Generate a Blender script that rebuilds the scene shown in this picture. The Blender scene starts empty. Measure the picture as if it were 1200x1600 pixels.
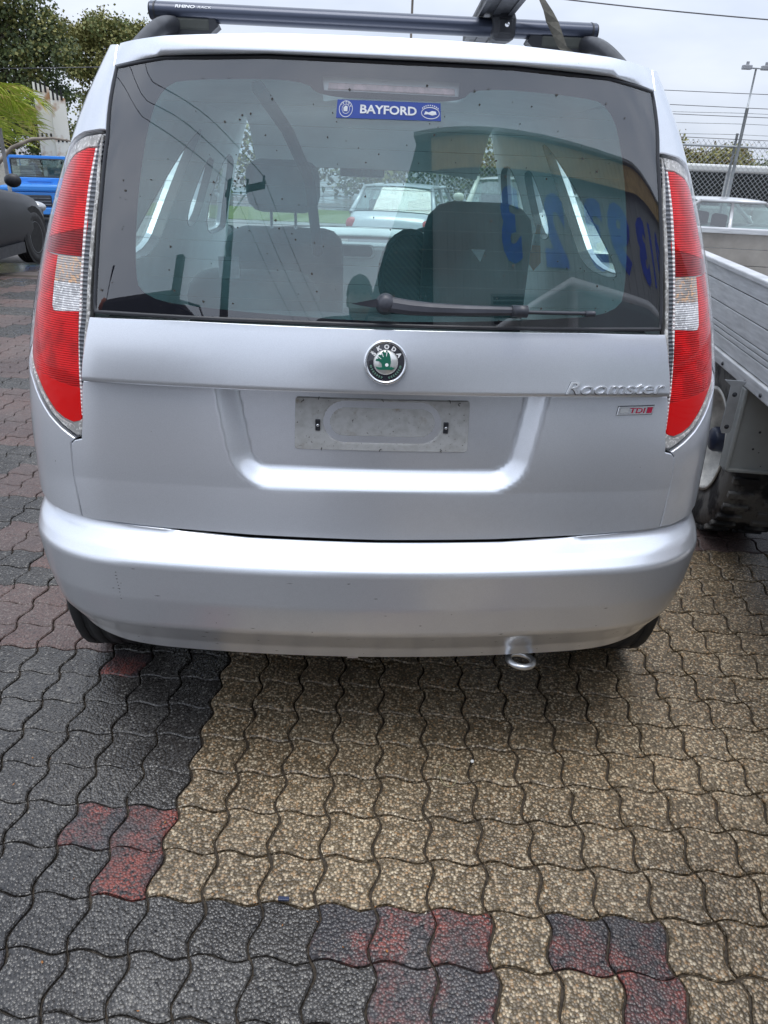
import bpy, bmesh, math, random
from math import sin, cos, pi, radians, sqrt, atan2
from mathutils import Vector, Matrix, noise
from mathutils.geometry import delaunay_2d_cdt
random.seed(7)
S = bpy.context.scene
COL = S.collection

# ------------------------------------------------------------------ camera
cd = bpy.data.cameras.new('camera'); cam = bpy.data.objects.new('camera', cd); COL.objects.link(cam)
cd.sensor_fit = 'VERTICAL'; cd.sensor_height = 36; cd.sensor_width = 27; cd.lens = 26
cd.clip_start = .02; cd.clip_end = 600
PIT, ROL, HC = radians(25.9), radians(2.4), 1.45
r0 = Vector((1, 0, 0)); f0 = Vector((0, cos(PIT), -sin(PIT))); u0 = Vector((0, sin(PIT), cos(PIT)))
rr = r0*cos(ROL) + u0*sin(ROL); uu = -r0*sin(ROL) + u0*cos(ROL)
m = Matrix((rr, uu, -f0)).transposed().to_4x4(); m.translation = (0, 0, HC)
cam.matrix_world = m
S.camera = cam
# ------------------------------------------------------------------ world, overcast sky
W = bpy.data.worlds.new('World'); S.world = W; W.use_nodes = True
nt = W.node_tree; nt.nodes.clear()
N = nt.nodes.new; L = nt.links.new
out = N('ShaderNodeOutputWorld'); bg = N('ShaderNodeBackground'); bg.inputs[1].default_value = .1
sky = N('ShaderNodeTexSky'); sky.sky_type = 'NISHITA'; sky.sun_disc = False
sky.sun_elevation = radians(81); sky.sun_rotation = radians(168)
tc = N('ShaderNodeTexCoord'); mp = N('ShaderNodeMapping'); mp.inputs['Scale'].default_value = (1.1, 1.1, 3.2)
no = N('ShaderNodeTexNoise'); no.inputs['Scale'].default_value = 2.1; no.inputs['Detail'].default_value = 5; no.inputs['Roughness'].default_value = .52
rp = N('ShaderNodeValToRGB'); rp.color_ramp.elements[0].position = .37; rp.color_ramp.elements[1].position = .64
rp.color_ramp.elements[0].color = (5.4, 6.1, 7.4, 1); rp.color_ramp.elements[1].color = (7.7, 8.25, 9.35, 1)
mx = N('ShaderNodeMixRGB'); mx.inputs[0].default_value = .93
L(tc.outputs['Generated'], mp.inputs[0]); L(mp.outputs[0], no.inputs['Vector']); L(no.outputs['Fac'], rp.inputs[0])
sx = N('ShaderNodeSeparateXYZ'); L(tc.outputs['Generated'], sx.inputs[0])
gr = N('ShaderNodeMapRange'); gr.inputs[1].default_value = 0.; gr.inputs[2].default_value = 1.; gr.inputs[3].default_value = .90; gr.inputs[4].default_value = 1.9; L(sx.outputs[2], gr.inputs[0])
gm = N('ShaderNodeMixRGB'); gm.blend_type = 'MULTIPLY'; gm.inputs[0].default_value = 1; L(rp.outputs[0], gm.inputs[1]); L(gr.outputs[0], gm.inputs[2])
L(sky.outputs[0], mx.inputs[1]); L(gm.outputs[0], mx.inputs[2]); L(mx.outputs[0], bg.inputs[0]); L(bg.outputs[0], out.inputs[0])
sl = bpy.data.lights.new('sun', 'SUN'); sl.energy = 1.5; sl.angle = radians(36); sl.color = (1, .97, .92)
so = bpy.data.objects.new('sun', sl); COL.objects.link(so); so.rotation_euler = (radians(9), 0, radians(-12))
# ------------------------------------------------------------------ exposure and renderer
S.view_settings.view_transform = 'Standard'; S.view_settings.look = 'None'
S.view_settings.exposure = 0.27; S.view_settings.gamma = 1.0; S.view_settings.use_curve_mapping = False
S.render.engine = 'CYCLES'; S.cycles.use_denoising = True; S.cycles.max_bounces = 10; S.cycles.transparent_max_bounces = 24
S.cycles.sample_clamp_indirect = 6

# ------------------------------------------------------------------ materials
class Mat:
    def __init__(s, name, col=(.5, .5, .5), rough=.5, metal=0, **k):
        s.m = bpy.data.materials.new(name); s.m.use_nodes = True; s.t = s.m.node_tree
        s.b = s.t.nodes['Principled BSDF']; s.b.inputs['Base Color'].default_value = (*col, 1)
        s.b.inputs['Roughness'].default_value = rough; s.b.inputs['Metallic'].default_value = metal
        for a, v in k.items(): s.b.inputs[a.replace('_', ' ')].default_value = v
        s.vec = None
    def n(s, t, **k):
        x = s.t.nodes.new(t)
        for a, v in k.items():
            if a.startswith('i_'): x.inputs[a[2:].replace('_', ' ')].default_value = v
            else: setattr(x, a, v)
        return x
    def l(s, a, b): s.t.links.new(a, b)
    def pos(s, kind='Object'):
        if kind == 'World': return s.n('ShaderNodeNewGeometry').outputs['Position']
        return s.n('ShaderNodeTexCoord').outputs[kind]
    def noise(s, scale, vec=None, detail=3, rough=.55):
        x = s.n('ShaderNodeTexNoise', i_Scale=scale, i_Detail=detail, i_Roughness=rough); s.l(vec or s.pos(), x.inputs['Vector']); return x.outputs['Fac']
    def voro(s, scale, vec=None, feature='F1'):
        x = s.n('ShaderNodeTexVoronoi', i_Scale=scale, feature=feature); s.l(vec or s.pos(), x.inputs['Vector']); return x
    def ramp(s, fac, *st):
        x = s.n('ShaderNodeValToRGB'); e = x.color_ramp.elements
        while len(e) < len(st): e.new(.5)
        for q, (p, c) in zip(e, st): q.position = p; q.color = (*c, 1) if len(c) == 3 else c
        s.l(fac, x.inputs[0]); return x.outputs[0]
    def mix(s, f, a, b, mode='MIX'):
        x = s.n('ShaderNodeMixRGB', blend_type=mode)
        for i, v in enumerate((f, a, b)):
            if hasattr(v, 'is_linked') or hasattr(v, 'links'): s.l(v, x.inputs[i])
            elif isinstance(v, tuple): x.inputs[i].default_value = (*v, 1)
            else: x.inputs[i].default_value = v
        return x.outputs[0]
    def math(s, op, a, b=0., c=0.):
        x = s.n('ShaderNodeMath', operation=op)
        for i, v in enumerate((a, b, c)):
            if hasattr(v, 'links'): s.l(v, x.inputs[i])
            else: x.inputs[i].default_value = v
        return x.outputs[0]
    def col(s, v): s.l(v, s.b.inputs['Base Color']); return s
    def rgh(s, v, a=None, b=None):
        if a is not None:
            x = s.n('ShaderNodeMapRange'); s.l(v, x.inputs[0]); x.inputs[1].default_value = .3; x.inputs[2].default_value = .7
            x.inputs[3].default_value = a; x.inputs[4].default_value = b; v = x.outputs[0]
        s.l(v, s.b.inputs['Roughness']); return s
    def bump(s, h, dist=.002, st=.5):
        x = s.n('ShaderNodeBump', i_Strength=st, i_Distance=dist); s.l(h, x.inputs['Height'])
        if s.b.inputs['Normal'].is_linked: s.l(s.b.inputs['Normal'].links[0].from_socket, x.inputs['Normal'])
        s.l(x.outputs[0], s.b.inputs['Normal']); return s

def rgb(*a): return tuple(a)
def simple(name, col, rough=.5, metal=0, var=.25, sc=8, **k):
    q = Mat(name, col, rough, metal, **k)
    f = q.noise(sc, detail=5)
    q.col(q.ramp(f, (.3, tuple(c*(1-var) for c in col)), (.7, tuple(min(1, c*(1+var)) for c in col))))
    q.rgh(q.noise(sc*2.3), max(0, rough*.8), min(1, rough*1.2))
    return q.m

def paint(name, col, metal=.75, rough=.33, dirt=True, coat=1.):
    q = Mat(name, col, rough, metal, Coat_Weight=coat, Coat_Roughness=.11)
    fl = q.voro(1400)                                   # metal flake
    f = q.n('ShaderNodeSeparateColor'); q.l(fl.outputs['Color'], f.inputs[0])
    base = q.mix(f.outputs[0], tuple(c*.93 for c in col), tuple(min(1, c*1.05) for c in col))
    if dirt:
        d = q.noise(3.5, detail=6); d2 = q.noise(60, detail=3)
        dd = q.ramp(q.math('MULTIPLY', d, d2), (.24, (0, 0, 0)), (.42, (1, 1, 1)))
        base = q.mix(q.math('MULTIPLY', dd, .08), base, tuple(c*.62 for c in col))
        sp = q.voro(38); s2 = q.ramp(sp.outputs['Distance'], (.0, (1, 1, 1)), (.035, (1, 1, 1)), (.05, (0, 0, 0)))
        s3 = q.n('ShaderNodeSeparateColor'); q.l(sp.outputs['Color'], s3.inputs[0])
        s4 = q.ramp(s3.outputs[0], (.93, (0, 0, 0)), (.95, (1, 1, 1)))
        base = q.mix(q.mix(1., s2, s4, 'MULTIPLY'), base, (.10, .09, .08))
        st = q.n('ShaderNodeMapping'); st.inputs['Scale'].default_value = (60, 60, 3); q.l(q.pos(), st.inputs[0])
        sn = q.noise(1., st.outputs[0], 4)
        base = q.mix(q.math('MULTIPLY', q.ramp(sn, (.5, (0, 0, 0)), (.75, (1, 1, 1))), .0), base, tuple(c*.6 for c in col))
        q.rgh(q.noise(3, detail=1), rough*.95, rough*1.08)
    q.col(base)
    return q.m

def thin_glass(name, tint, refl=.06, rough=0.0, dirt=.0, dcol=(.55, .56, .55)):
    m = bpy.data.materials.new(name); m.use_nodes = True; t = m.node_tree; t.nodes.clear()
    o = t.nodes.new('ShaderNodeOutputMaterial'); mix = t.nodes.new('ShaderNodeMixShader')
    tr = t.nodes.new('ShaderNodeBsdfTransparent'); gl = t.nodes.new('ShaderNodeBsdfGlossy')
    tr.inputs[0].default_value = (*tint, 1); gl.inputs['Roughness'].default_value = rough; gl.inputs[0].default_value = (1, 1, 1, 1)
    lw = t.nodes.new('ShaderNodeLayerWeight'); lw.inputs[0].default_value = .5
    p = t.nodes.new('ShaderNodeMath'); p.operation = 'POWER'; p.inputs[1].default_value = 4.5
    mr = t.nodes.new('ShaderNodeMapRange'); mr.inputs[3].default_value = refl; mr.inputs[4].default_value = 1
    t.links.new(lw.outputs['Facing'], p.inputs[0]); t.links.new(p.outputs[0], mr.inputs[0]); t.links.new(mr.outputs[0], mix.inputs[0])
    t.links.new(tr.outputs[0], mix.inputs[1]); t.links.new(gl.outputs[0], mix.inputs[2])
    last = mix.outputs[0]
    if dirt:  # diffuse layer for dirt on glass and the painted haze of the film
        df = t.nodes.new('ShaderNodeBsdfDiffuse'); df.inputs[0].default_value = (*dcol, 1)
        nz = t.nodes.new('ShaderNodeTexNoise'); nz.inputs['Scale'].default_value = 5; nz.inputs['Detail'].default_value = 8
        tcn = t.nodes.new('ShaderNodeTexCoord'); t.links.new(tcn.outputs['Object'], nz.inputs['Vector'])
        m2 = t.nodes.new('ShaderNodeMapRange'); m2.inputs[1].default_value = .35; m2.inputs[2].default_value = .8; m2.inputs[3].default_value = dirt*.5; m2.inputs[4].default_value = dirt*1.6
        t.links.new(nz.outputs['Fac'], m2.inputs[0])
        mm = t.nodes.new('ShaderNodeMixShader'); t.links.new(m2.outputs[0], mm.inputs[0]); t.links.new(last, mm.inputs[1]); t.links.new(df.outputs[0], mm.inputs[2]); last = mm.outputs[0]
    t.links.new(last, o.inputs[0]); return m

SILVER = paint('silver_paint', (.73, .755, .80), .70, .31)
BLACKPL = simple('black_plastic', (.028, .030, .036), .42)
RUBBER = simple('rubber', (.022, .022, .023), .7)
DARK = simple('dark_shell', (.012, .012, .012), .9)
CHROME = Mat('chrome', (.80, .81, .83), .22, 1).m
BADGEM = Mat('badge_chrome', (.90, .91, .93), .12, 1).m
STEEL = simple('galvanised_steel', (.42, .44, .46), .45, .7)
RGLASS = thin_glass('rear_glass', (.86, .93, .94), .14, 0, .006)
FILM = thin_glass('added_haze_film', (.78, .93, .93), 0.0, 0, .12, (.26, .62, .66))  # added film: teal haze painted in to brighten the clear glass
SGLASS = thin_glass('side_glass', (.90, .97, .94), .05)
CGLASS = thin_glass('clear_lens', (.98, .98, .98), .018)
FRIT = Mat('frit_black', (.012, .011, .018), .6, 0, Specular_IOR_Level=.05).m
TRIM = simple('grey_trim', (.84, .86, .85), .8, var=.06)
TRIMD = simple('charcoal_trim', (.09, .10, .105), .75)
SEATG = simple('seat_cloth_grey', (.24, .27, .275), .9)
SEATD = simple('seat_cloth_dark', (.012, .013, .016), .9)
WHITEP = simple('white_print', (.78, .8, .82), .5, var=.12, sc=60)
BLUEP = simple('sticker_blue', (.035, .075, .34), .45, var=.1)
DARKBAR = paint('bar_anodised', (.045, .055, .085), .5, .32, False, .3)

def lamp_mat(name, col, ridge=420, spec=1., vertical=False, glint=None):
    q = Mat(name, col, .2, 0)
    mpn = q.n('ShaderNodeMapping'); q.l(q.pos(), mpn.inputs[0])
    mpn.inputs['Scale'].default_value = (ridge, ridge, ridge*.18) if vertical else (ridge*.12, ridge*.12, ridge)
    w = q.n('ShaderNodeTexWave', wave_type='BANDS', bands_direction='X' if vertical else 'Z', i_Scale=.16, i_Distortion=.6)
    q.l(mpn.outputs[0], w.inputs['Vector'])
    nz = q.noise(22, detail=2)
    c = q.mix(q.math('MULTIPLY', w.outputs['Fac'], .45), col, tuple(min(1, a*1.5+.002) for a in col))
    c = q.mix(q.ramp(nz, (.42, (0, 0, 0)), (.6, (.55, .55, .55))), c, tuple(a*.45 for a in col))
    if glint:
        c = q.mix(q.ramp(q.noise(130, detail=3), (.50, (0, 0, 0)), (.62, (1, 1, 1))), c, glint)
    q.col(c); q.bump(w.outputs['Fac'], .0015, .7)
    q.b.inputs['Specular IOR Level'].default_value = .12
    return q.m
RED1 = lamp_mat('red_lens_ribbed', (.68, .002, .004))
RED2 = lamp_mat('red_lens_dark', (.30, .002, .004))
RED3 = Mat('red_reflector', (.80, .002, .003), .3, 0, Specular_IOR_Level=.2).m
CLR = lamp_mat('clear_lens_ribbed', (.66, .66, .68), glint=(.95, .95, .95)); 
AMB = lamp_mat('amber_bulb_area', (.46, .42, .40), glint=(.80, .50, .30))
def rib_mat(name, c0, c1, pitch, lo, hi):
    q = Mat(name, c0, .25); w = q.n('ShaderNodeTexWave', wave_type='BANDS', bands_direction='Z', i_Scale=.314/pitch, i_Distortion=.3, i_Detail=2.)
    q.l(q.pos(), w.inputs['Vector']); q.col(q.ramp(w.outputs['Fac'], (lo, c0), (hi, c1))); q.bump(w.outputs['Fac'], .002, .8); return q.m
DSTRIP = rib_mat('dark_ribbed_strip', (.05, .055, .065), (.17, .18, .20), .0085, .35, .9)
WSTRIP = rib_mat('white_ribbed_edge', (.55, .42, .42), (.92, .90, .88), .0085, .1, .5)
BSTRIP = lamp_mat('clear_bottom_band', (.55, .54, .52), 900, glint=(.92, .91, .88))

# pavers ---------------------------------------------------------------
def paver_mat(name, c0, c1, peb, pebc, red=None, wet=(.25, .6), rt=.47):
    q = Mat(name, c0, .5)
    P = q.pos('World')
    vo = q.voro(165, P); cc = q.n('ShaderNodeSeparateColor'); q.l(vo.outputs['Color'], cc.inputs[0])
    n1 = q.noise(3.1, P, 6); n2 = q.noise(45, P, 4)
    base = q.mix(q.ramp(n1, (.35, (0, 0, 0)), (.65, (1, 1, 1))), c0, c1)
    oi = q.n('ShaderNodeObjectInfo'); base = q.mix(q.math('MULTIPLY', oi.outputs['Random'], .6), base, tuple(c*.72 for c in c0))
    if red:
        rn = q.noise(8, P, 8, .65); base = q.mix(q.ramp(rn, (rt-.09, (0, 0, 0)), (rt+.09, (.92, .92, .92))), base, red)
    isp = q.ramp(cc.outputs[0], (peb-.08, (0, 0, 0)), (peb+.08, (1, 1, 1)))
    pc = q.mix(cc.outputs[1], pebc[0], pebc[1])
    base = q.mix(isp, base, pc)
    base = q.mix(q.ramp(vo.outputs['Distance'], (.38, (0, 0, 0)), (.75, (.8, .8, .8))), base, tuple(c*.35 for c in c0))
    base = q.mix(1., base, q.ramp(q.noise(1.5, P, 5), (.34, (.66, .66, .68)), (.62, (1.08, 1.06, 1.03))), 'MULTIPLY')
    q.col(base)
    wn = q.noise(2.2, P, 5)
    q.rgh(wn, *wet)
    q.bump(q.math('SUBTRACT', 1., vo.outputs['Distance']), .0026, .9)
    q.bump(n2, .002, .5)
    return q.m
TAN = paver_mat('paver_tan_aggregate', (.165, .125, .076), (.24, .190, .125), .58, ((.62, .53, .38), (.33, .20, .095)), wet=(.17, .5))
GREY = paver_mat('paver_grey_wet', (.058, .053, .049), (.125, .122, .118), .80, ((.018, .018, .022), (.24, .23, .21)), wet=(.05, .27))
REDM = paver_mat('paver_worn_red', (.085, .070, .072), (.10, .085, .088), .80, ((.02, .018, .022), (.12, .08, .07)), red=(.30, .082, .062), wet=(.22, .5))
REDP = paver_mat('paver_partly_red', (.060, .058, .064), (.095, .085, .088), .80, ((.018, .018, .022), (.14, .11, .10)), red=(.28, .082, .065), wet=(.2, .45), rt=.57)
ROSE = paver_mat('paver_faded_rose', (.17, .105, .092), (.125, .105, .10), .80, ((.05, .045, .045), (.24, .20, .18)), wet=(.22, .55))

def ground_mat():
    q = Mat('wet_ground', (.1, .1, .1), .4); P = q.pos('World')
    a = q.mix(q.ramp(q.noise(.55, P, 6), (.4, (0, 0, 0)), (.6, (1, 1, 1))), (.15, .11, .095), (.105, .10, .098))
    a = q.mix(q.ramp(q.noise(40, P, 5), (.3, (0, 0, 0)), (.75, (.6, .6, .6))), a, (.05, .05, .05))
    q.col(a); q.rgh(q.ramp(q.noise(.8, P, 4), (.42, (.06, .06, .06)), (.55, (.55, .55, .55)))); q.bump(q.noise(60, P, 4), .003, .5)
    return q.m
GROUND = ground_mat()
JOINT = simple('joint_grit', (.045, .034, .023), .75, sc=90, var=.6)

# ------------------------------------------------------------------ mesh helpers
def link(name, me, parent=None):
    o = bpy.data.objects.new(name, me); COL.objects.link(o)
    if parent is not None: o.parent = parent
    return o
def tag(o, label=None, cat=None, group=None, kind=None):
    if label: o['label'] = label
    if cat: o['category'] = cat
    if group: o['group'] = group
    if kind: o['kind'] = kind
    return o
def empty(name, loc=(0, 0, 0), rz=0, label=None, cat=None, group=None):
    o = bpy.data.objects.new(name, None); COL.objects.link(o); o.location = loc; o.rotation_euler = (0, 0, rz); o.empty_display_size = .2
    return tag(o, label, cat, group)

class MB:
    def __init__(s): s.v = []; s.f = []; s.mi = []; s.sm = []; s.cur = 0; s.nr = {}
    def add(s, vs, fs, smooth=False):
        b = len(s.v); s.v += [tuple(v) for v in vs]
        for f in fs: s.f.append([b+i for i in f]); s.mi.append(s.cur); s.sm.append(smooth)
        return s
    def box(s, a, b, bev=0, M=None):
        x0, y0, z0 = a; x1, y1, z1 = b
        if x0 > x1: x0, x1 = x1, x0
        if y0 > y1: y0, y1 = y1, y0
        if z0 > z1: z0, z1 = z1, z0
        if bev <= 0:
            vs = [(x, y, z) for x in (x0, x1) for y in (y0, y1) for z in (z0, z1)]
            fs = [(0, 1, 3, 2), (4, 6, 7, 5), (0, 4, 5, 1), (2, 3, 7, 6), (0, 2, 6, 4), (1, 5, 7, 3)]
        else:
            bm = bmesh.new(); bmesh.ops.create_cube(bm, size=1)
            for v in bm.verts: v.co = Vector(((x0+x1)/2+v.co.x*(x1-x0), (y0+y1)/2+v.co.y*(y1-y0), (z0+z1)/2+v.co.z*(z1-z0)))
            bmesh.ops.bevel(bm, geom=bm.edges[:], offset=min(bev, .49*min(x1-x0, y1-y0, z1-z0)), segments=2, profile=.5, affect='EDGES')
            bm.verts.index_update(); vs = [v.co.copy() for v in bm.verts]; fs = [[v.index for v in f.verts] for f in bm.faces]; bm.free()
        if M is not None: vs = [M @ Vector(v) for v in vs]
        return s.add(vs, fs, False)
    def tube(s, pts, r, n=8, caps=True, sx=1., smooth=True):
        pts = [Vector(p) for p in pts]; k = len(pts); rs = r if isinstance(r, (list, tuple)) else [r]*k
        vs = []; up = Vector((0, 0, 1)); prev = None
        for i, p in enumerate(pts):
            d = (pts[min(i+1, k-1)]-pts[max(i-1, 0)]).normalized()
            if prev is None:
                a = up if abs(d.z) < .95 else Vector((0, 1, 0)); x = d.cross(a).normalized()
            else:
                x = (prev-d*prev.dot(d)).normalized()
            prev = x; y = x.cross(d)
            for j in range(n):
                t = 2*pi*j/n; vs.append(p+x*cos(t)*rs[i]*sx+y*sin(t)*rs[i])
        fs = [[i*n+j, i*n+(j+1) % n, (i+1)*n+(j+1) % n, (i+1)*n+j] for i in range(k-1) for j in range(n)]
        s.add(vs, fs, smooth)
        if caps:
            b = len(s.v)-len(vs); s.f += [[b+j for j in range(n)], [b+(k-1)*n+j for j in range(n-1, -1, -1)]]; s.mi += [s.cur]*2; s.sm += [False]*2
        return s
    def lathe(s, prof, M=Matrix(), n=24, smooth=True, closed=False):
        vs = []; k = len(prof)
        for r, h in prof:
            for j in range(n): t = 2*pi*j/n; vs.append(M @ Vector((r*cos(t), r*sin(t), h)))
        kk = k if closed else k-1
        fs = [[i*n+j, i*n+(j+1) % n, ((i+1) % k)*n+(j+1) % n, ((i+1) % k)*n+j] for i in range(kk) for j in range(n)]
        return s.add(vs, fs, smooth)
    def torus(s, R, r, M=Matrix(), n=32, m=10):
        return s.lathe([(R+r*cos(2*pi*i/m), r*sin(2*pi*i/m)) for i in range(m)], M, n, True, True)
    def ball(s, c, r, n=12, m=8):
        c = Vector(c); r = Vector(r) if isinstance(r, (tuple, list, Vector)) else Vector((r, r, r))
        vs = [c+Vector((r.x*sin(pi*i/m)*cos(2*pi*j/n), r.y*sin(pi*i/m)*sin(2*pi*j/n), r.z*cos(pi*i/m))) for i in range(m+1) for j in range(n)]
        return s.add(vs, [[i*n+j, i*n+(j+1) % n, (i+1)*n+(j+1) % n, (i+1)*n+j] for i in range(m) for j in range(n)], True)
    def grid(s, f, nu, nv, smooth=True):
        vs = [f(i/nu, j/nv) for i in range(nu+1) for j in range(nv+1)]
        return s.add(vs, [[i*(nv+1)+j, (i+1)*(nv+1)+j, (i+1)*(nv+1)+j+1, i*(nv+1)+j+1] for i in range(nu) for j in range(nv)], smooth)
    def prism(s, poly, h, M=Matrix(), smooth=False):     # poly in xy, extruded along z from 0 to h
        n = len(poly); vs = [M @ Vector((x, y, 0)) for x, y in poly]+[M @ Vector((x, y, h)) for x, y in poly]
        return s.add(vs, [list(range(n-1, -1, -1)), list(range(n, 2*n))]+[[i, (i+1) % n, n+(i+1) % n, n+i] for i in range(n)], smooth)
    def mesh(s, name, mats):
        me = bpy.data.meshes.new(name); me.from_pydata(s.v, [], s.f)
        for q in (mats if isinstance(mats, (list, tuple)) else [mats]): me.materials.append(q)
        me.polygons.foreach_set('material_index', s.mi); me.polygons.foreach_set('use_smooth', s.sm); me.update()
        if s.nr:
            me.calc_loop_triangles(); ln = []
            for pl in me.polygons:
                for li in pl.loop_indices:
                    vi = me.loops[li].vertex_index; n_ = s.nr.get(vi) if pl.use_smooth else None
                    ln.append(tuple(n_) if n_ is not None else tuple(pl.normal))
            me.normals_split_custom_set(ln)
        return me
    def build(s, name, mats, parent=None): return link(name, s.mesh(name, mats), parent)
def part(name, mats, parent, fn, *a, **k):
    b = MB(); fn(b, *a, **k); return b.build(name, mats, parent)
def bx(name, mat, parent, a, b, bev=0): return MB().box(a, b, bev).build(name, mat, parent)
def T(x, y, z): return Matrix.Translation((x, y, z))
def Rot(ax, d): return Matrix.Rotation(radians(d), 4, ax)

def interp(x, xs, ys):
    if x <= xs[0]: return ys[0]
    for i in range(1, len(xs)):
        if x <= xs[i]:
            t = (x-xs[i-1])/(xs[i]-xs[i-1]); return ys[i-1]+(ys[i]-ys[i-1])*t
    return ys[-1]
def sinterp(x, xs, ys):      # smooth (monotone-ish cosine blended Catmull)
    if x <= xs[0]: return ys[0]
    if x >= xs[-1]: return ys[-1]
    i = 1
    while x > xs[i]: i += 1
    h = xs[i]-xs[i-1]; t = (x-xs[i-1])/h
    d = lambda j: 0 if j <= 0 and False else ((ys[min(j+1, len(ys)-1)]-ys[max(j-1, 0)])/(xs[min(j+1, len(xs)-1)]-xs[max(j-1, 0)]))
    m0, m1 = d(i-1)*h, d(i)*h
    return (2*t**3-3*t*t+1)*ys[i-1]+(t**3-2*t*t+t)*m0+(-2*t**3+3*t*t)*ys[i]+(t**3-t*t)*m1

def inside(p, poly):
    x, y = p; c = False; j = len(poly)-1
    for i in range(len(poly)):
        xi, yi = poly[i]; xj, yj = poly[j]
        if (yi > y) != (yj > y) and x < (xj-xi)*(y-yi)/(yj-yi)+xi: c = not c
        j = i
    return c
def resample(poly, step):
    o = []
    for i in range(len(poly)):
        a = poly[i]; b = poly[(i+1) % len(poly)]; d = math.dist(a, b); k = max(1, int(math.ceil(d/step)))
        for q in range(k): t = q/k; o.append((a[0]+(b[0]-a[0])*t, a[1]+(b[1]-a[1])*t))
    return o
def chaikin(poly, n=2, keep=()):
    for _ in range(n):
        o = []
        for i in range(len(poly)):
            a = poly[i]; b = poly[(i+1) % len(poly)]
            o += [(a[0]*.75+b[0]*.25, a[1]*.75+b[1]*.25), (a[0]*.25+b[0]*.75, a[1]*.25+b[1]*.75)]
        poly = o
    return poly
def area(poly): return sum(poly[i-1][0]*poly[i][1]-poly[i][0]*poly[i-1][1] for i in range(len(poly)))/2
def offset(poly, d):   # positive = inwards
    sg = 1 if area(poly) > 0 else -1; o = []; n = len(poly)
    for i in range(n):
        p = Vector(poly[i]); a = (p-Vector(poly[i-1])).normalized(); b = (Vector(poly[(i+1) % n])-p).normalized()
        na = Vector((-a.y, a.x)); nb = Vector((-b.y, b.x)); q = na+nb
        if q.length < 1e-6: q = na
        q.normalize(); k = max(.4, q.dot(na)); v = p+q*(sg*d/k); o.append((v.x, v.y))
    return o
def mirror(poly): return [(-x, y) for x, y in poly]

def normal(fn, u, v):
    e = 5e-4; a = fn(u+e, v)-fn(u-e, v); b = fn(u, v+e)-fn(u, v-e); n = a.cross(b)
    return n.normalized() if n.length > 0 else Vector((0, -1, 0))
def panel(b, poly, fn, step=.025, holes=(), depth=.014, bev=.0014, gap=0., flip=1, rows=()):
    """surface piece cut to a 2d outline, with bevelled rim and returned edges"""
    if gap: poly = offset(poly, gap); holes = [offset(h, -gap) for h in holes]
    loops = [resample(poly, step)]+[resample(h, step) for h in holes]
    pts = []; edges = []
    for lp in loops:
        s0 = len(pts); pts += lp; edges += [(s0+i, s0+(i+1) % len(lp)) for i in range(len(lp))]
    nb = len(pts)
    xs = [p[0] for p in loops[0]]; ys = [p[1] for p in loops[0]]
    cell = {}
    for p in pts: cell.setdefault((int(p[0]//step), int(p[1]//step)), []).append(p)
    nx = max(1, int((max(xs)-min(xs))/step)); ny = max(1, int((max(ys)-min(ys))/step))
    for i in range(1, nx+1):
        for j in range(1, ny+1):
            p = (min(xs)+(max(xs)-min(xs))*i/(nx+1), min(ys)+(max(ys)-min(ys))*j/(ny+1))
            if not inside(p, loops[0]) or any(inside(p, h) for h in loops[1:]): continue
            c = (int(p[0]//step), int(p[1]//step)); ok = True
            for dx in (-1, 0, 1):
                for dy in (-1, 0, 1):
                    for q in cell.get((c[0]+dx, c[1]+dy), ()):
                        if math.dist(p, q) < step*.55: ok = False
            if ok: pts.append(p)
    if rows:
        pts = pts[:nb]+[p for p in pts[nb:] if all(abs(p[1]-z) > step*.5 for z in rows)]
        for z in rows:
            k = int((max(xs)-min(xs))/(step*.9))
            for i in range(k+1):
                p = (min(xs)+(max(xs)-min(xs))*(i+.5)/(k+1), z)
                if inside(p, loops[0]) and all(math.dist(p, q) > step*.35 for dx in (-1, 0, 1) for dy in (-1, 0, 1) for q in cell.get((int(p[0]//step)+dx, int(p[1]//step)+dy), ())): pts.append(p)
    ov, oe, of, *_ = delaunay_2d_cdt([Vector(p) for p in pts], edges, [], 0, 1e-7)
    fs = []
    for f in of:
        c = (sum(ov[i].x for i in f)/3, sum(ov[i].y for i in f)/3)
        if inside(c, loops[0]) and not any(inside(c, h) for h in loops[1:]): fs.append(list(f))
    V = [fn(p.x, p.y) for p in ov]
    # orientation
    if fs:
        sg_ = 0
        for f in fs[::max(1, len(fs)//60)]: c = ov[f[0]]; sg_ += (V[f[1]]-V[f[0]]).cross(V[f[2]]-V[f[0]]).dot(normal(fn, c.x, c.y)*flip)
        if sg_ < 0: fs = [q[::-1] for q in fs]
    base_i = len(b.v); b.add(V, fs, True)
    for i, p in enumerate(ov): b.nr[base_i+i] = normal(fn, p.x, p.y)*flip
    if depth:
        for k, lp in enumerate(loops):
            o2 = offset(lp, -bev if k == 0 else bev*1.0) if bev else lp
            if k > 0: o2 = offset(lp, bev)
            r0_, r1_, r2_ = [], [], []
            for p, q in zip(lp, o2):
                n = normal(fn, *p)*flip; r0_.append(fn(*p)); w = fn(*q); r1_.append(w-n*bev); r2_.append(w-n*depth)
            m_ = len(lp); vs = r0_+r1_+r2_; ff = []
            sgn = (1 if area(lp) > 0 else -1)*(1 if k == 0 else -1)
            for i in range(m_):
                j = (i+1) % m_
                for a_ in (0, 1):
                    q = [a_*m_+i, a_*m_+j, (a_+1)*m_+j, (a_+1)*m_+i]; ff.append(q)
            b.add(vs, ff, False)
    return b

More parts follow.
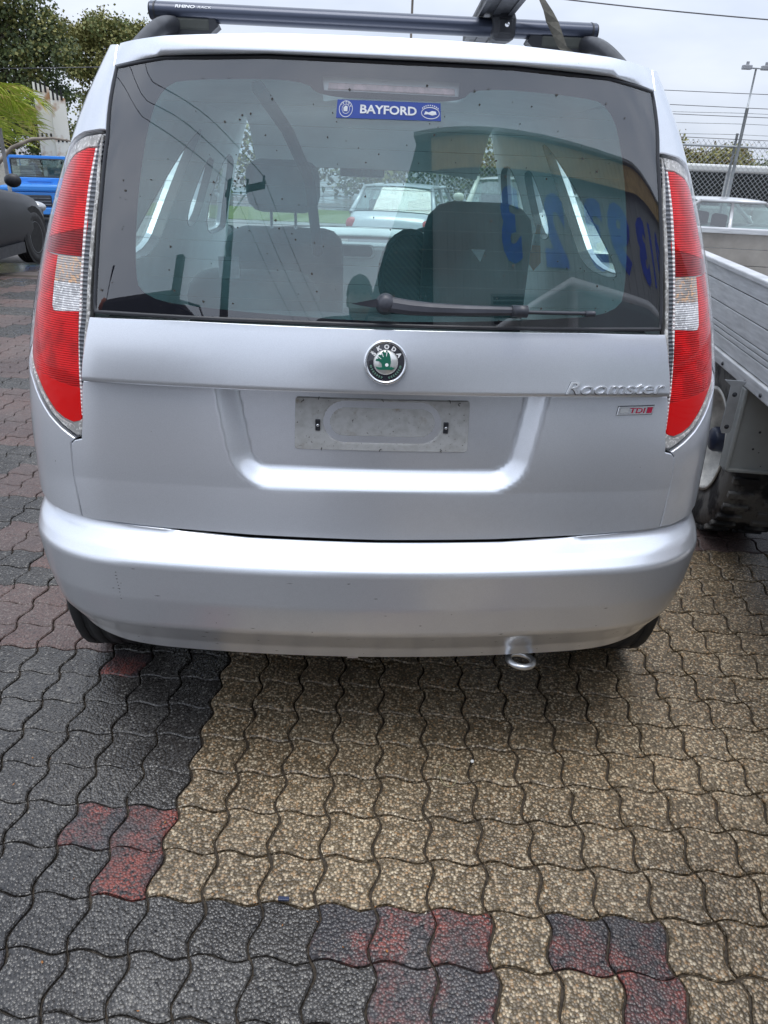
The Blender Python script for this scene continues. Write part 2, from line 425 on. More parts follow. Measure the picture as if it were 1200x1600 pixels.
def text_mesh(txt, size=1., extr=0., bold=0., shear=0., sx=1., bevel=0.):
    cu = bpy.data.curves.new('t', 'FONT'); cu.body = txt; cu.size = size; cu.extrude = extr; cu.offset = bold; cu.shear = shear; cu.bevel_depth = bevel
    cu.align_x = 'CENTER'; cu.align_y = 'CENTER'; cu.resolution_u = 3
    ob = bpy.data.objects.new('t', cu); COL.objects.link(ob); dg = bpy.context.evaluated_depsgraph_get()
    me = bpy.data.meshes.new_from_object(ob.evaluated_get(dg)); vs = [v.co.copy() for v in me.vertices]; fs = [list(p.vertices) for p in me.polygons]
    bpy.data.objects.remove(ob); bpy.data.curves.remove(cu); bpy.data.meshes.remove(me)
    for v in vs: v.x *= sx
    if vs:      # centre vertically and horizontally
        cx = (min(v.x for v in vs)+max(v.x for v in vs))/2; cy = (min(v.y for v in vs)+max(v.y for v in vs))/2
        for v in vs: v.x -= cx; v.y -= cy
    return vs, fs
def text_on(b, txt, fn, u, v, off=.001, width=None, height=None, **k):
    vs, fs = text_mesh(txt, **k)
    if not vs: return
    w = max(p.x for p in vs)-min(p.x for p in vs); h = max(p.y for p in vs)-min(p.y for p in vs)
    ax = width/w if width else 1; ay = height/h if height else ax
    b.add([fn(u+p.x*ax, v+p.y*ay)+normal(fn, u+p.x*ax, v+p.y*ay)*(off+p.z) for p in vs], fs, False)

# ------------------------------------------------------------------ ground
def gz(x, y):
    if y < 9.5: return 0.
    t = min(1, (y-9.5)/11); return -.80*t*t*(3-2*t) if t < 1 else -.80
def ground_surface():
    b = MB()
    xs = [-120, -60, -30, -15, -8, -5, -3, 0, 3, 5, 8, 15, 30, 60, 120]
    ys = [-60, -30, -12, -4, .0, 3, 6, 8, 9.5]+[9.5+k for k in range(1, 12)]+[24, 30, 45, 80, 160, 320]
    b.grid(lambda u, v: (xs[round(u*(len(xs)-1))], ys[round(v*(len(ys)-1))], gz(0, ys[round(v*(len(ys)-1))])-.016), len(xs)-1, len(ys)-1)
    tag(b.build('ground', GROUND), kind='structure')
ground_surface()

# pavers: one lattice of wavy-edged squares
PX, PY_, CX, CY = .1216, .1213, .501, 1.538
def wave(t):   # one period per side
    return interp(t % 1, [0, .16, .30, .5, .70, .84, 1], [0, .85, .95, 0, -.95, -.85, 0])
def cell_outline(n=8, g=.026):
    a = .088
    o = []
    for k in range(n): t = k/n; o.append((t, -0+a*wave(t)*.8))
    for k in range(n): t = k/n; o.append((1-a*wave(t), t))
    for k in range(n): t = 1-k/n; o.append((t, 1+a*wave(t)*.8))
    for k in range(n): t = 1-k/n; o.append((-a*wave(t), t))
    o = offset(o, g)
    return o
def paver_mesh(mat, seed):
    rnd = random.Random(seed); o = cell_outline(8, .026 if mat is TAN else .017); n = len(o)
    o = [(x+rnd.uniform(-.010, .010), y+rnd.uniform(-.010, .010)) for x, y in o]
    top = offset(o, .028); P = lambda p, z: ((p[0]-.5)*PX, (p[1]-.5)*PY_, z)
    b = MB(); vs = [P(p, 0) for p in top]+[P(p, -.0032) for p in o]+[P(p, -.020) for p in o]
    fs = [list(range(n))]+[[n+i, n+(i+1) % n, (i+1) % n, i] for i in range(n)]+[[2*n+i, 2*n+(i+1) % n, n+(i+1) % n, n+i] for i in range(n)]
    b.add(vs, fs); return b
PM = {'T': TAN, 'G': GREY, 'R': REDM, 'P': REDP, 'O': ROSE}
def kind_of(i, j):      # i to the right, j towards the viewer
    r = random.Random(i*7919+j*104729)
    if (i, j) in {(-9, 2), (-9, 3), (-3, 4), (0, 5)}: return 'R'
    if (i, j) in {(-5, 4), (0, 4), (-1, 4), (-3, 5), (-4, 5), (1, 6), (-10, 2)}: return 'P'
    if j >= 4:
        if (i, j) in {(-2, 4), (1, 4), (2, 4), (3, 4), (-2, 5), (-1, 5), (1, 5), (2, 5), (3, 5)}: return 'T'
        if i >= -2 and r.random() < .6: return 'T'
        return 'P' if r.random() < (.30 if i > -5 else .03) else 'G'
    if i < -8:
        if j < -3: return 'O' if (noise.noise(Vector((i*.13, j*.27, 3.1))) > .02) else 'G'
        return 'P' if r.random() < .05 else 'G'
    if j < -10: return 'O' if (i+j) % 5 in (0, 1) or j in (-11, -12) else 'G'
    return 'T'
def build_pavers():
    S_ = tag(part('paving', JOINT, None, lambda b: b.box((-5.0, -1.2, -.0165), (6.5, 9.0, -.011))), kind='structure')
    var = {k: [paver_mesh(mm, q*13+5) for q in range(4)] for k, mm in PM.items()}
    me = {k: [v.mesh('paver', PM[k]) for v in vs] for k, vs in var.items()}
    cells = []
    for i in range(-44, 48):
        for j in range(-60, 22):
            x = CX+PX*(i+.5); y = CY-PY_*(j+.5)
            if y < -1.1 or y > 8.9 or x < -4.9 or x > 6.4: continue
            cells.append((x*x+(y)**2+(0 if y > .7 else 50)+(60 if (abs(x) < .75 and y > 1.75) else 0), i, j, x, y))
    cells.sort(); rs = MB(); keys = list(PM)
    for n, (d, i, j, x, y) in enumerate(cells):
        k = kind_of(i, j); r = random.Random(i*31+j*977); q = r.randrange(4)
        dz = r.uniform(-.0016, .0016); tx, ty = r.uniform(-.010, .010), r.uniform(-.010, .010)
        if n < 298:
            o = link('paver', me[k][q], S_); o.location = (x, y, dz); o.rotation_euler = (tx, ty, r.uniform(-.012, .012))
        else:
            M = T(x, y, dz) @ Matrix.Rotation(tx, 4, 'X') @ Matrix.Rotation(ty, 4, 'Y')
            rs.cur = keys.index(k); v = var[k][q]; rs.add([M @ Vector(c) for c in v.v], v.f)
    tag(rs.build('far_pavers', [PM[k] for k in keys], S_), kind='stuff')
build_pavers()

# ------------------------------------------------------------------ the silver car
CARX, CARY, CYAW = -.010, 1.42, radians(3)
CAR = empty('parked_car', (CARX, CARY, 0), CYAW, 'silver tall hatchback with roof bars seen square from behind', 'car')
def plan(s0, s1, crown, side=.03, smax=5.2, n=2600):
    ds = smax/n; X = [0]; Y = [0]; A = [0]
    for i in range(n):
        s = i*ds; t = min(1, max(0, (s-s0)/(s1-s0))); t = t*t*(3-2*t)
        th = crown*min(1, s/s0)+(pi/2-crown-side)*t+side*min(1, max(0, (s-s1)/.5))
        X.append(X[-1]+cos(th)*ds); Y.append(Y[-1]+sin(th)*ds); A.append(s+ds)
    return ds, X, Y
def lut(pl, s):
    ds, X, Y = pl; f = min(s/ds, len(X)-1.001); i = int(f); t = f-i
    return X[i]+(X[i+1]-X[i])*t, Y[i]+(Y[i+1]-Y[i])*t
KP = plan(.58, .98, .13); BP = plan(.46, 1.0, .13)
WR = max(KP[1][:520]); WBR = max(BP[1][:520])
PZ = [.30, .64, .76, .99, 1.11, 1.617, 1.70]; PY = [.10, .085, .10, .115, .135, .245, .27]
WZ = [.30, .50, .70, .90, 1.10, 1.30, 1.50, 1.62, 1.70]; WW = [.80, .830, .842, .838, .806, .750, .672, .605, .55]
def body(s, z, off=0.):
    a = abs(s); x, y = lut(KP, a); w = sinterp(z, WZ, WW)/WR; nose = max(0, a-3.6)
    w *= 1-.10*nose*nose
    p = Vector((math.copysign(x*w, s), interp(z, PZ, PY)+y, z))
    return p
PBZ = [.28, .36, .42, .50, .594, .600, .622, .650, .70, .76]; PBY = [.095, .058, .018, .004, .0, .0015, .024, .084, .092, .10]
WBZ = [.28, .40, .50, .60, .66, .76]; WBW = [.79, .825, .842, .850, .850, .845]
def bump(s, z):
    a = abs(s); x, y = lut(BP, a); w = sinterp(z, WBZ, WBW)/WBR
    f = max(0, min(1, (a-.55)/.45)); f = f*f*(3-2*f)
    pz = interp(z, PBZ, PBY)
    return Vector((math.copysign(x*w, s), pz+y, z))
def off_fn(fn, d):     # pushed along its own normal (positive = outwards)
    return lambda u, v: fn(u, v)+normal(fn, u, v)*d

# bumper
BR = (.418, .440, .590, .599, .609, .621, .631)
bot = [(0, .322), (.3, .322), (.5, .322), (.6, .325), (.7, .335), (.75, .345), (.8, .36), (.85, .385), (.9, .42), (.95, .47), (.98, .52)]
top = [(1.0, .72), (.95, .722), (.90, .712), (.84, .690), (.78, .672), (.70, .662), (.60, .658), (.45, .652), (.27, .6465), (0, .6452)]
half = bot+top
poly = half+mirror(half[::-1])[0:-1]
poly = [p for k, p in enumerate(poly) if k == 0 or p != poly[k-1]]
if poly[0] == poly[-1]: poly.pop()
part('bumper', SILVER, CAR, panel, poly, bump, .016, (), .05, .002, .0012, 1, BR)
# lower inner valance so the bumper has depth
def valance(b):
    b.grid(lambda u, v: Vector(((u*2-1)*.66, .10+.10*(u*2-1)**2+v*.35, .325+.03*abs(u*2-1)**3-.01*v)), 20, 4)
part('valance', DARK, CAR, valance)

# tailgate, lower pressing with the plate recess
def tg_side(z):  # left/right edge
    return interp(z, [.655, .765, .843, .857, .90, .985], [.666, .674, .671, .641, .640, .637])
RCX = .006
def recess_t(s, z):
    x = abs(s-RCX); r = .080; zb = .757; hw = .361-(.985-z)*.20
    qx = x-(hw-r); qz = (zb+r)-z
    sd = math.hypot(max(qx, 0), max(qz, 0))+min(max(qx, qz), 0)-r
    if z < .80: sd += 0
    t = max(0, min(1, -sd/.050)); return t*t*(3-2*t)
def lower_fn(s, z):
    p = body(s, z); 
    swell = .004*sin(max(0, min(1, (z-.66)/.33))*pi)
    return Vector((p.x, p.y-swell+.036*recess_t(s, z), p.z))
lo = [(0, .646), (.27, .649), (.49, .656), (.666, .664), (.674, .765), (.671, .838), (.662, .848), (.645, .853), (.640, .90), (.640, .97), (.637, .983), (.43, .985), (0, .988)]
poly = lo+mirror(lo[1:-1][::-1])
TG = part('tailgate', SILVER, CAR, panel, poly, lower_fn, .0085, (), .018, .0014, .0012)
# upper band with emblem
def band_fn(s, z):
    p = body(s, z); k = max(0, min(1, (z-.985)/.007)); e = max(0, min(1, (1.125-z)/.02))
    return Vector((p.x, p.y-.007*k**.5-.011*(1-max(0, min(1, (z-.993)/.125))**1.5)-.003*sin(max(0, min(1, (z-.985)/.14))*pi), p.z))
up = [(0, .988), (.43, .986), (.637, .985), (.636, 1.03), (.631, 1.118), (.426, 1.121), (0, 1.120)]
poly = up+mirror(up[1:-1][::-1])
part('tailgate_band', SILVER, CAR, panel, poly, band_fn, .012, (), .02, .0012, .0022)
# spoiler lip above the glass
def spo_fn(s, z):
    p = body(s, z); k = max(0, min(1, (z-interp(abs(s), [0, .321, .588, .728], [1.610, 1.611, 1.603, 1.586])+.004)/.007)); t = max(0, min(1, (z-1.625)/.035))
    f = max(0, min(1, (abs(s)-.46)/.27)); f = 1-f*f*(3-2*f)
    return Vector((p.x, p.y-(.020*k*(1-t*.55)-.018*t*t)*f, p.z))
sp = [(0, 1.610), (.321, 1.611), (.588, 1.603), (.728, 1.586), (.742, 1.618), (.745, 1.627), (.605, 1.638), (.331, 1.648), (0, 1.650)]
poly = sp+mirror(sp[1:-1][::-1])
SP = part('rear_spoiler', SILVER, CAR, panel, poly, spo_fn, .012, (), .030, .0016, .0006)
# roof skin
def roof_fn(u, v):
    t = v; e = body((2*u-1)*1.0, 1.645); x = (2*u-1); k = min(1, abs(e.x)/.60)
    y = e.y+.012+(3.0-e.y)*t; x = math.copysign(k, x)
    z = 1.648+.018*sin(min(1, t*1.25)*pi)-.010*abs(x)**3.2-.05*max(0, t-.75)**1.2-(.045 if t < .001 else 0)
    return Vector((e.x*(1-.02*t), y, z))
part('roof', SILVER, CAR, lambda b: b.grid(roof_fn, 30, 30))

# body sides with window openings
WIN = {'quarter_window': [(1.490, 1.13), (1.870, 1.12), (1.970, 1.24), (2.060, 1.42), (2.080, 1.515), (2.030, 1.525), (1.890, 1.46), (1.680, 1.31), (1.480, 1.17)],
       'rear_door_window': [(2.30, 1.17), (2.62, 1.14), (2.63, 1.40), (2.44, 1.43), (2.38, 1.38)],
       'front_door_window': [(2.80, 1.08), (3.46, 1.05), (3.48, 1.10), (3.30, 1.32), (3.14, 1.42), (2.80, 1.44)]}
lampo = [(.684, 1.472), (.70, 1.472), (.755, 1.466), (.80, 1.454), (.85, 1.432), (.92, 1.38), (.985, 1.29), (1.0, 1.17), (.975, 1.07), (.90, 1.005), (.845, .985), (.80, .960), (.765, .925), (.73, .893), (.697, .869), (.666, .851)]
arch = lambda c, z=.31, r=.355, a0=0, a1=180: [(c-r*cos(radians(a)), z+r*sin(radians(a))) for a in range(a0, a1+1, 15)]
side = [(.760, 1.624), (.729, 1.586)]+lampo+[(.676, .842), (.678, .765), (.671, .667), (.70, .667), (.78, .677), (.84, .695), (.90, .717), (.95, .727), (1.005, .727), (1.005, .49)]+arch(1.30, a0=30, a1=180)+[(1.8, .24), (3.55, .24)]+arch(4.0)+[(4.45, .24), (4.75, .30), (4.78, .72), (4.55, .86), (4.05, .99), (3.95, 1.02), (3.70, 1.05), (3.35, 1.45), (3.15, 1.60), (3.0, 1.640), (1.02, 1.640), (.90, 1.634)]
for sg in (1, -1):
    pl_ = side if sg > 0 else mirror(side)
    hs = [(w if sg > 0 else mirror(w)) for w in (chaikin(v, 2) for v in WIN.values())]
    part('body_side', SILVER, CAR, panel, pl_, body, .035, hs, .02, .002, 0)
    inner = off_fn(body, -.05)
    # inner trim
    ip = [(.80, 1.60), (.76, 1.45), (.74, 1.2), (.74, .70), (3.5, .40), (3.62, 1.0), (3.2, 1.50), (3.0, 1.60)]
    part('side_trim', TRIM, CAR, panel, ip if sg > 0 else mirror(ip), inner, .05, [offset(h, -.004) for h in hs], .006, 0, 0, -1)
    for nme, h in zip(WIN, hs):
        part(nme, SGLASS, CAR, panel, h, off_fn(body, -.006), .06, (), 0)
    # window seal between skin and trim
    def seal(b):
        for h in hs:
            lp = resample(h, .05); n_ = len(lp); vs = [body(*p)-normal(body, *p)*.004 for p in lp]+[body(*p)-normal(body, *p)*.052 for p in lp]
            b.add(vs, [[i, (i+1) % n_, n_+(i+1) % n_, n_+i] for i in range(n_)])
    part('window_seal', BLACKPL, CAR, seal)

# dark shell behind the panel gaps
def under(b):
    for pg in ([(-.70, .60), (.70, .60), (.70, 1.115), (-.70, 1.115)],):
        panel(b, pg, off_fn(body, -.045), .06, (), 0)
    for sg in (1, -1):
        q = [(.60, .62), (1.12, .62), (1.12, 1.42), (.86, 1.49), (.70, 1.60), (.665, 1.60), (.63, 1.1)]
        panel(b, q if sg > 0 else mirror(q), off_fn(body, -.020), .06, (), 0)
    panel(b, [(-.75, 1.585), (.75, 1.585), (.75, 1.64), (-.75, 1.64)], off_fn(body, -.022), .06, (), 0)
part('inner_shell', DARK, CAR, under)
# wheelhouses, floor pan, bonnet, nose
def pan(b):
    b.box((-.60, .31, .170), (.60, 4.0, .32)); b.box((-.78, 1.05, .170), (.78, 3.0, .32))
part('floor_pan', DARK, CAR, pan)
def bonnet(u, v):
    x = 2*u-1; y = 3.33+v*.95; z = 1.045-.10*v-.22*max(0, v-.55)**1.5-.05*abs(x)**3
    return Vector((x*(.76-.10*v*v), y, z))
part('bonnet', SILVER, CAR, lambda b: b.grid(bonnet, 16, 10))
part('front_bumper', SILVER, CAR, lambda b: b.grid(lambda u, v: Vector(((2*u-1)*.68, 4.28-.25*abs(2*u-1)**3+.03*sin(v*pi), .24+.62*v)), 16, 6))

def wheel(parent, x, y, z, R=.31, wd=.195, side=1, rimm=None, steer=0, rimr=.62):
    w = empty('wheel', (x, y, z)); w.parent = parent; w.rotation_euler = (0, 0, steer)
    M = Rot('Y', 90*side)
    hw = wd/2; prof = [(R*.62, -hw*.85), (R*.78, -hw), (R*.93, -hw*.98), (R*.985, -hw*.8), (R, -hw*.5), (R, hw*.5), (R*.985, hw*.8), (R*.93, hw*.98), (R*.78, hw), (R*rimr, hw*.85)]
    ty = MB(); ty.lathe(prof, M, 32)
    for k in range(4): ty.lathe([(R*1.001, -hw*.6+k*hw*.4-.004), (R*1.006, -hw*.6+k*hw*.4-.003), (R*1.006, -hw*.6+k*hw*.4+.003+.02*wd/.2), (R*1.001, -hw*.6+k*hw*.4+.004+.02*wd/.2)], M, 32)
    ty.build('tyre', RUBBER, w)
    rm = MB(); r = R*rimr
    rm.lathe([(r, hw*.85), (r*.97, hw*.92), (r*.93, hw*.8), (r*.90, hw*.2), (r*.90, -hw*.6), (.02, -hw*.6)], M, 32)
    for k in range(5):
        Mk = M @ Rot('Z', 72*k); rm.box((.02, -.028, hw*.15), (r*.93, .028, hw*.55), .006, Mk)
    rm.lathe([(.0, hw*.7), (.045, hw*.65), (.055, hw*.2)], M, 16)
    rm.build('rim', rimm or STEEL, w)
    return w
for sx in (-1, 1):
    wheel(CAR, sx*.762, .665, .31, side=sx); wheel(CAR, sx*.71, 3.42, .31, side=sx)
    part('wheel_arch_liner', DARK, CAR, lambda b: [b.add([(sx*.80, .70-.37*cos(radians(a)), .31+.37*sin(radians(a))) for a in range(0, 181, 15)]+[(sx*.55, .70-.37*cos(radians(a)), .31+.37*sin(radians(a))) for a in range(0, 181, 15)], [[i, i+1, i+14, i+13] for i in range(12)])])

# ---------------- tail lamps
for sg in (1, -1):
    A = (lambda p: p) if sg > 0 else mirror
    cover = [(.690, 1.466), (.704, 1.466), (.755, 1.460), (.80, 1.448), (.845, 1.427), (.915, 1.374), (.978, 1.288), (.994, 1.17), (.970, 1.075), (.90, 1.011), (.845, .991), (.795, .965), (.760, .930), (.726, .898), (.694, .875), (.664, .857), (.650, .858), (.645, .866), (.643, .92), (.640, .98), (.638, 1.03), (.636, 1.12), (.648, 1.235), (.663, 1.356)]
    lamp = part('tail_light', Mat('lamp_housing', (.50, .49, .48), .3, .5).m, CAR, panel, A(cover), off_fn(body, -.010), .02, (), .012, 0, 0)
    def sub(name, mat, poly, off=-.006, st=.016): part(name, mat, lamp, panel, A(poly), off_fn(body, off), st, (), .004, .0008, 0)
    # upper red with outer red margin running down past the clear block
    sub('red_lens', RED1, chaikin([(.703, 1.438), (.73, 1.437), (.782, 1.424), (.83, 1.395), (.90, 1.33), (.955, 1.27), (.965, 1.235), (.66+.018, 1.295), (.692, 1.32), (.699, 1.368)], 0)[:7]+[(.674, 1.290), (.686, 1.32), (.696, 1.368)])
    sub('dark_red_lens', RED2, [(.965, 1.233), (.975, 1.16), (.76, 1.234), (.678, 1.234), (.675, 1.288)][:1]+[(.967, 1.232), (.678, 1.234), (.674, 1.288)])
    sub('indicator_lens', AMB, [(.675, 1.231), (.752, 1.229), (.748, 1.180), (.664, 1.180)])
    sub('reverse_lens', CLR, [(.664, 1.179), (.748, 1.179), (.742, 1.130), (.735, 1.121), (.656, 1.126)])
    sub('red_margin', RED1, [(.966, 1.231), (.754, 1.229), (.750, 1.180), (.744, 1.130), (.737, 1.119), (.964, 1.119), (.975, 1.18)])
    sub('brake_lens', RED1, [(.664, 1.124), (.735, 1.1185), (.964, 1.118), (.945, 1.075), (.89, 1.030), (.835, 1.008), (.805, .99), (.648, .965), (.660, 1.08)])
    sub('reflector_lens', RED3, [(.648, .964), (.805, .989), (.780, .972), (.752, .944), (.712, .906), (.690, .894), (.668, .888), (.650, .893), (.645, .905)])
    sub('ribbed_strip', DSTRIP, [(.684, 1.452), (.695, 1.452), (.697, 1.437), (.688, 1.368), (.674, 1.295), (.669, 1.234), (.652, 1.124), (.656, 1.08), (.642, .96), (.6405, 1.03), (.638, 1.12), (.652, 1.235), (.667, 1.356)], -.005, .012)
    sub('ribbed_edge', WSTRIP, [(.697, 1.437), (.703, 1.438), (.696, 1.368), (.684, 1.29), (.675, 1.234), (.661, 1.124), (.657, 1.08), (.647, .96), (.645, .905), (.640, .905), (.643, .96), (.653, 1.08), (.657, 1.124), (.670, 1.234), (.678, 1.293), (.690, 1.368)], -.0052, .012)
    sub('bottom_edge', BSTRIP, [(.645, .895), (.668, .880), (.694, .887), (.715, .899), (.757, .938), (.79, .970), (.84, .998), (.895, 1.02), (.96, 1.08), (.97, 1.078), (.90, 1.013), (.845, .993), (.795, .967), (.760, .932), (.726, .901), (.694, .878), (.664, .861), (.650, .862)], -.0054, .014)
    sub('clear_edge', BSTRIP, [(.690, 1.462), (.694, 1.462), (.691, 1.44), (.671, 1.356), (.6555, 1.235), (.6425, 1.12), (.6425, 1.03), (.638, 1.03), (.636, 1.12), (.648, 1.235), (.663, 1.356)], -.0045, .012)
    sub('clear_tip', BSTRIP, [(.698, 1.464), (.755, 1.458), (.80, 1.446), (.845, 1.425), (.91, 1.374), (.965, 1.29), (.955, 1.28), (.90, 1.345), (.83, 1.40), (.782, 1.428), (.73, 1.441), (.702, 1.442)], -.0056, .014)
    part('lens_cover', CGLASS, lamp, panel, A(cover), off_fn(body, .001), .022, (), .008, .002, .001)

# ---------------- rear window
GL = [(0, 1.126), (.426, 1.126), (.622, 1.127), (.634, 1.235), (.652, 1.356), (.672, 1.460), (.715, 1.583), (.588, 1.6005), (.321, 1.608), (0, 1.607)]
GLp = GL+mirror(GL[1:-1][::-1])
glass_fn = off_fn(body, -.001)
RW = part('rear_window', RGLASS, CAR, panel, GLp, glass_fn, .02, (), 0)
inr = chaikin([(0, 1.131), (.354, 1.144), (.525, 1.158), (.549, 1.225), (.578, 1.455), (.572, 1.556), (.484, 1.567), (.215, 1.573), (.175, 1.5445), (0, 1.5435)]+mirror([(.354, 1.144), (.525, 1.158), (.549, 1.225), (.578, 1.455), (.572, 1.556), (.484, 1.567), (.215, 1.573), (.175, 1.5445)])[::-1], 2)
brk = chaikin([(-.172, 1.579), (-.172, 1.579), (-.164, 1.556), (-.164, 1.556), (.172, 1.555), (.172, 1.555), (.176, 1.579), (.176, 1.579)], 1)
part('frit_border', FRIT, RW, panel, GLp, off_fn(body, -.005), .03, [inr, brk], .0, 0, 0)
def rubber_edge(b):
    lp = resample(GLp, .02); f = off_fn(body, -.002)
    pts = [f(*p) for p in lp]; b.tube(pts+[pts[0]], .0045, 6, False)
part('added_haze_film', FILM, RW, panel, inr, off_fn(body, -.0045), .03, (), 0)
part('window_gasket', BLACKPL, RW, rubber_edge)
def heat(b):
    f = off_fn(body, -.0056)
    for k in range(11):
        z = 1.168+.036*k; w = interp(z, [1.16, 1.225, 1.455, 1.56], [.50, .535, .563, .56])
        b.tube([f(-w+2*w*t/40, z) for t in range(41)], .00045, 3, False)
tag(part('heater_lines', simple('heater_print', (.05, .035, .028), .6), RW, heat), kind='stuff')
# grime specks on the glass and scratches
def specks(b):
    r = random.Random(3); f = off_fn(body, .0002)
    for _ in range(150):
        s, z = r.uniform(-.62, .62), 1.14+.44*r.random(); rad = r.choice([.0010, .0013, .0018, .0027])
        c = f(s, z); n = normal(body, s, z); a = n.cross(Vector((0, 0, 1))).normalized(); u = a.cross(n)
        b.add([c+n*.0006+a*cos(t*1.047)*rad*r.uniform(.6, 1.2)+u*sin(t*1.047)*rad*r.uniform(.6, 1.3) for t in range(6)], [list(range(6))])
tag(part('dirt_specks', simple('dried_dirt', (.06, .055, .05), .9), RW, specks), kind='stuff')
# high brake light
BL = part('high_brake_light', Mat('brake_housing', (.62, .60, .61), .4, .3).m, CAR, panel, offset(brk, -.006), off_fn(body, -.020), .01, (), 0)
part('led_strip', simple('led_pink', (.62, .40, .40), .3, sc=60), BL, panel, [(-.155, 1.563), (.165, 1.562), (.165, 1.571), (-.155, 1.572)], off_fn(body, -.017), .012, (), .003)
# sticker
STK = part('window_sticker', BLUEP, RW, panel, [(-.128, 1.5075), (.1245, 1.5095), (.1245, 1.5405), (-.128, 1.5395)], off_fn(body, .0012), .012, (), .0004, 0)
sf = off_fn(body, .0018)
def stk(b):
    text_on(b, 'BAYFORD', sf, -.003, 1.5245, .0002, width=.137, height=.0155, bold=.028)
    def ring(cx, cz, rx, rz, w, a0=0, a1=360):
        n = 28; b.add([sf(cx+(rx-q*w)*cos(radians(a0+(a1-a0)*t/n)), cz+(rz-q*w)*sin(radians(a0+(a1-a0)*t/n))) for q in (0, 1) for t in range(n+1)], [[t, t+1, n+2+t, n+1+t] for t in range(n)])
    ring(-.106, 1.5235, .0165, .0145, .0012); ring(-.106, 1.5235, .0095, .0085, .0009)
    for k, ch in enumerate('\u0160KODA'):
        a = radians(150-30*k); text_on(b, ch, sf, -.106+.0128*cos(a), 1.5235+.0112*sin(a), .0002, height=.0040, width=.0038, bold=.03)
    b.add([sf(-.106+x, 1.5235+z) for x, z in ((-.005, -.004), (.004, -.004), (.004, .004), (-.001, .006), (-.006, .002))], [range(5)])
    ring(.099, 1.5225, .0225, .0105, .0013)
    b.add([sf(.099+x, 1.5225+z) for x, z in ((-.016, -.003), (-.012, .003), (-.004, .001), (.004, .004), (.013, .003), (.015, -.002), (.004, -.004), (-.006, -.002))], [range(8)])
    for k in range(9):
        a = radians(142-13*k); cx, cz = .099+.024*cos(a), 1.5225+.0135*sin(a); b.add([sf(cx+x, cz+z) for x, z in ((-.0011, -.0012), (.0011, -.0012), (.0011, .0012), (-.0011, .0012))], [range(4)])
part('sticker_print', WHITEP, STK, stk)

# ---------------- wiper
WP = empty('wiper', tuple(glass_fn(.003, 1.168))); WP.parent = CAR
wl = Vector(WP.location); wf = lambda s, z, o=0: body(s, z)+normal(body, s, z)*o-wl
WM = simple('wiper_plastic', (.045, .048, .060), .38)
def pivot(b):
    n = normal(body, .003, 1.168); q = n.to_track_quat('Z', 'Y').to_matrix().to_4x4()
    b.lathe([(.0, .041), (.008, .0405), (.0135, .038), (.017, .033), (.0185, .022), (.020, .012), (.022, 0)], q, 28)
part('wiper_pivot', WM, WP, pivot)
def arm(b):
    pts = [(.012, .020, 1.166, .030), (.05, .019, 1.1615, .034), (.10, .0165, 1.1590, .037), (.18, .0135, 1.1585, .036), (.262, .0115, 1.1592, .034), (.299, .0105, 1.1595, .033)]
    sec = [(-1, -.5), (-.85, .5), (-.45, 1), (.3, 1), (.8, .5), (1, -.5)]; vs = []
    for s, h, z, o in pts:
        for a, c in sec: vs.append(wf(s, z+a*h*.78, o+c*.007))
    n = 6; b.add(vs, [[i*n+j, i*n+(j+1) % n, (i+1)*n+(j+1) % n, (i+1)*n+j] for i in range(len(pts)-1) for j in range(n)]+[list(range(n)), list(range((len(pts)-1)*n+5, (len(pts)-1)*n-1, -1))])
part('wiper_arm', WM, WP, arm)
def blade(b):
    b.tube([wf(.25+.205*t/10, 1.1585-.0012*t/10, .014) for t in range(11)], .0042, 6)
    b.tube([wf(.438+.022*t/3, 1.1570, .015) for t in range(4)], .0062, 6)
    b.tube([wf(.18+.27*t/10, 1.1565, .006) for t in range(11)], .0022, 4)
part('wiper_blade', WM, WP, blade)
part('wiper_cap', WM, WP, lambda b: b.tube([wf(.268, 1.159, .034), wf(.302, 1.159, .033)], .0125, 10))
part('wiper_tail', WM, WP, lambda b: b.add([wf(-.07, 1.166, .012), wf(-.02, 1.176, .02), wf(.0, 1.172, .022), wf(.0, 1.160, .02), wf(-.03, 1.160, .015), wf(-.07, 1.166, .004), wf(-.02, 1.170, .006), wf(0, 1.160, .006)], [(0, 1, 2, 3, 4), (0, 5, 6, 1), (4, 3, 7, 5), (1, 6, 7, 2)]))

# ---------------- emblem
ec = band_fn(.006, 1.0555); en = normal(band_fn, .006, 1.0555)
EM = empty('emblem', tuple(ec+en*.001)); EM.parent = CAR; EM.rotation_euler = en.to_track_quat('Z', 'Y').to_euler()
# local axes: z outwards, fix x to the right
bz = en; bxv = Vector((1, 0, 0)); bxv = (bxv-bz*bxv.dot(bz)).normalized(); byv = bz.cross(bxv)
EM.rotation_euler = Matrix((bxv, byv, bz)).transposed().to_euler()
part('chrome_ring', CHROME, EM, lambda b: b.lathe([(.0465, 0), (.0462, .004), (.0445, .0065), (.0420, .0072), (.0395, .0062), (.0385, .0040), (.0385, 0)], n=56))
part('black_disc', Mat('emblem_black', (.022, .022, .030), .25, 0, Coat_Weight=1).m, EM, lambda b: b.lathe([(.0388, .0032), (.030, .0042), (.0, .0046)], n=48))
part('silver_disc', Mat('emblem_silver', (.72, .72, .70), .25, .6).m, EM, lambda b: b.lathe([(.0252, .0046), (.0248, .0056), (.0, .0060)], n=40))
GRN = Mat('emblem_green', (.006, .125, .075), .3, 0, Coat_Weight=1).m
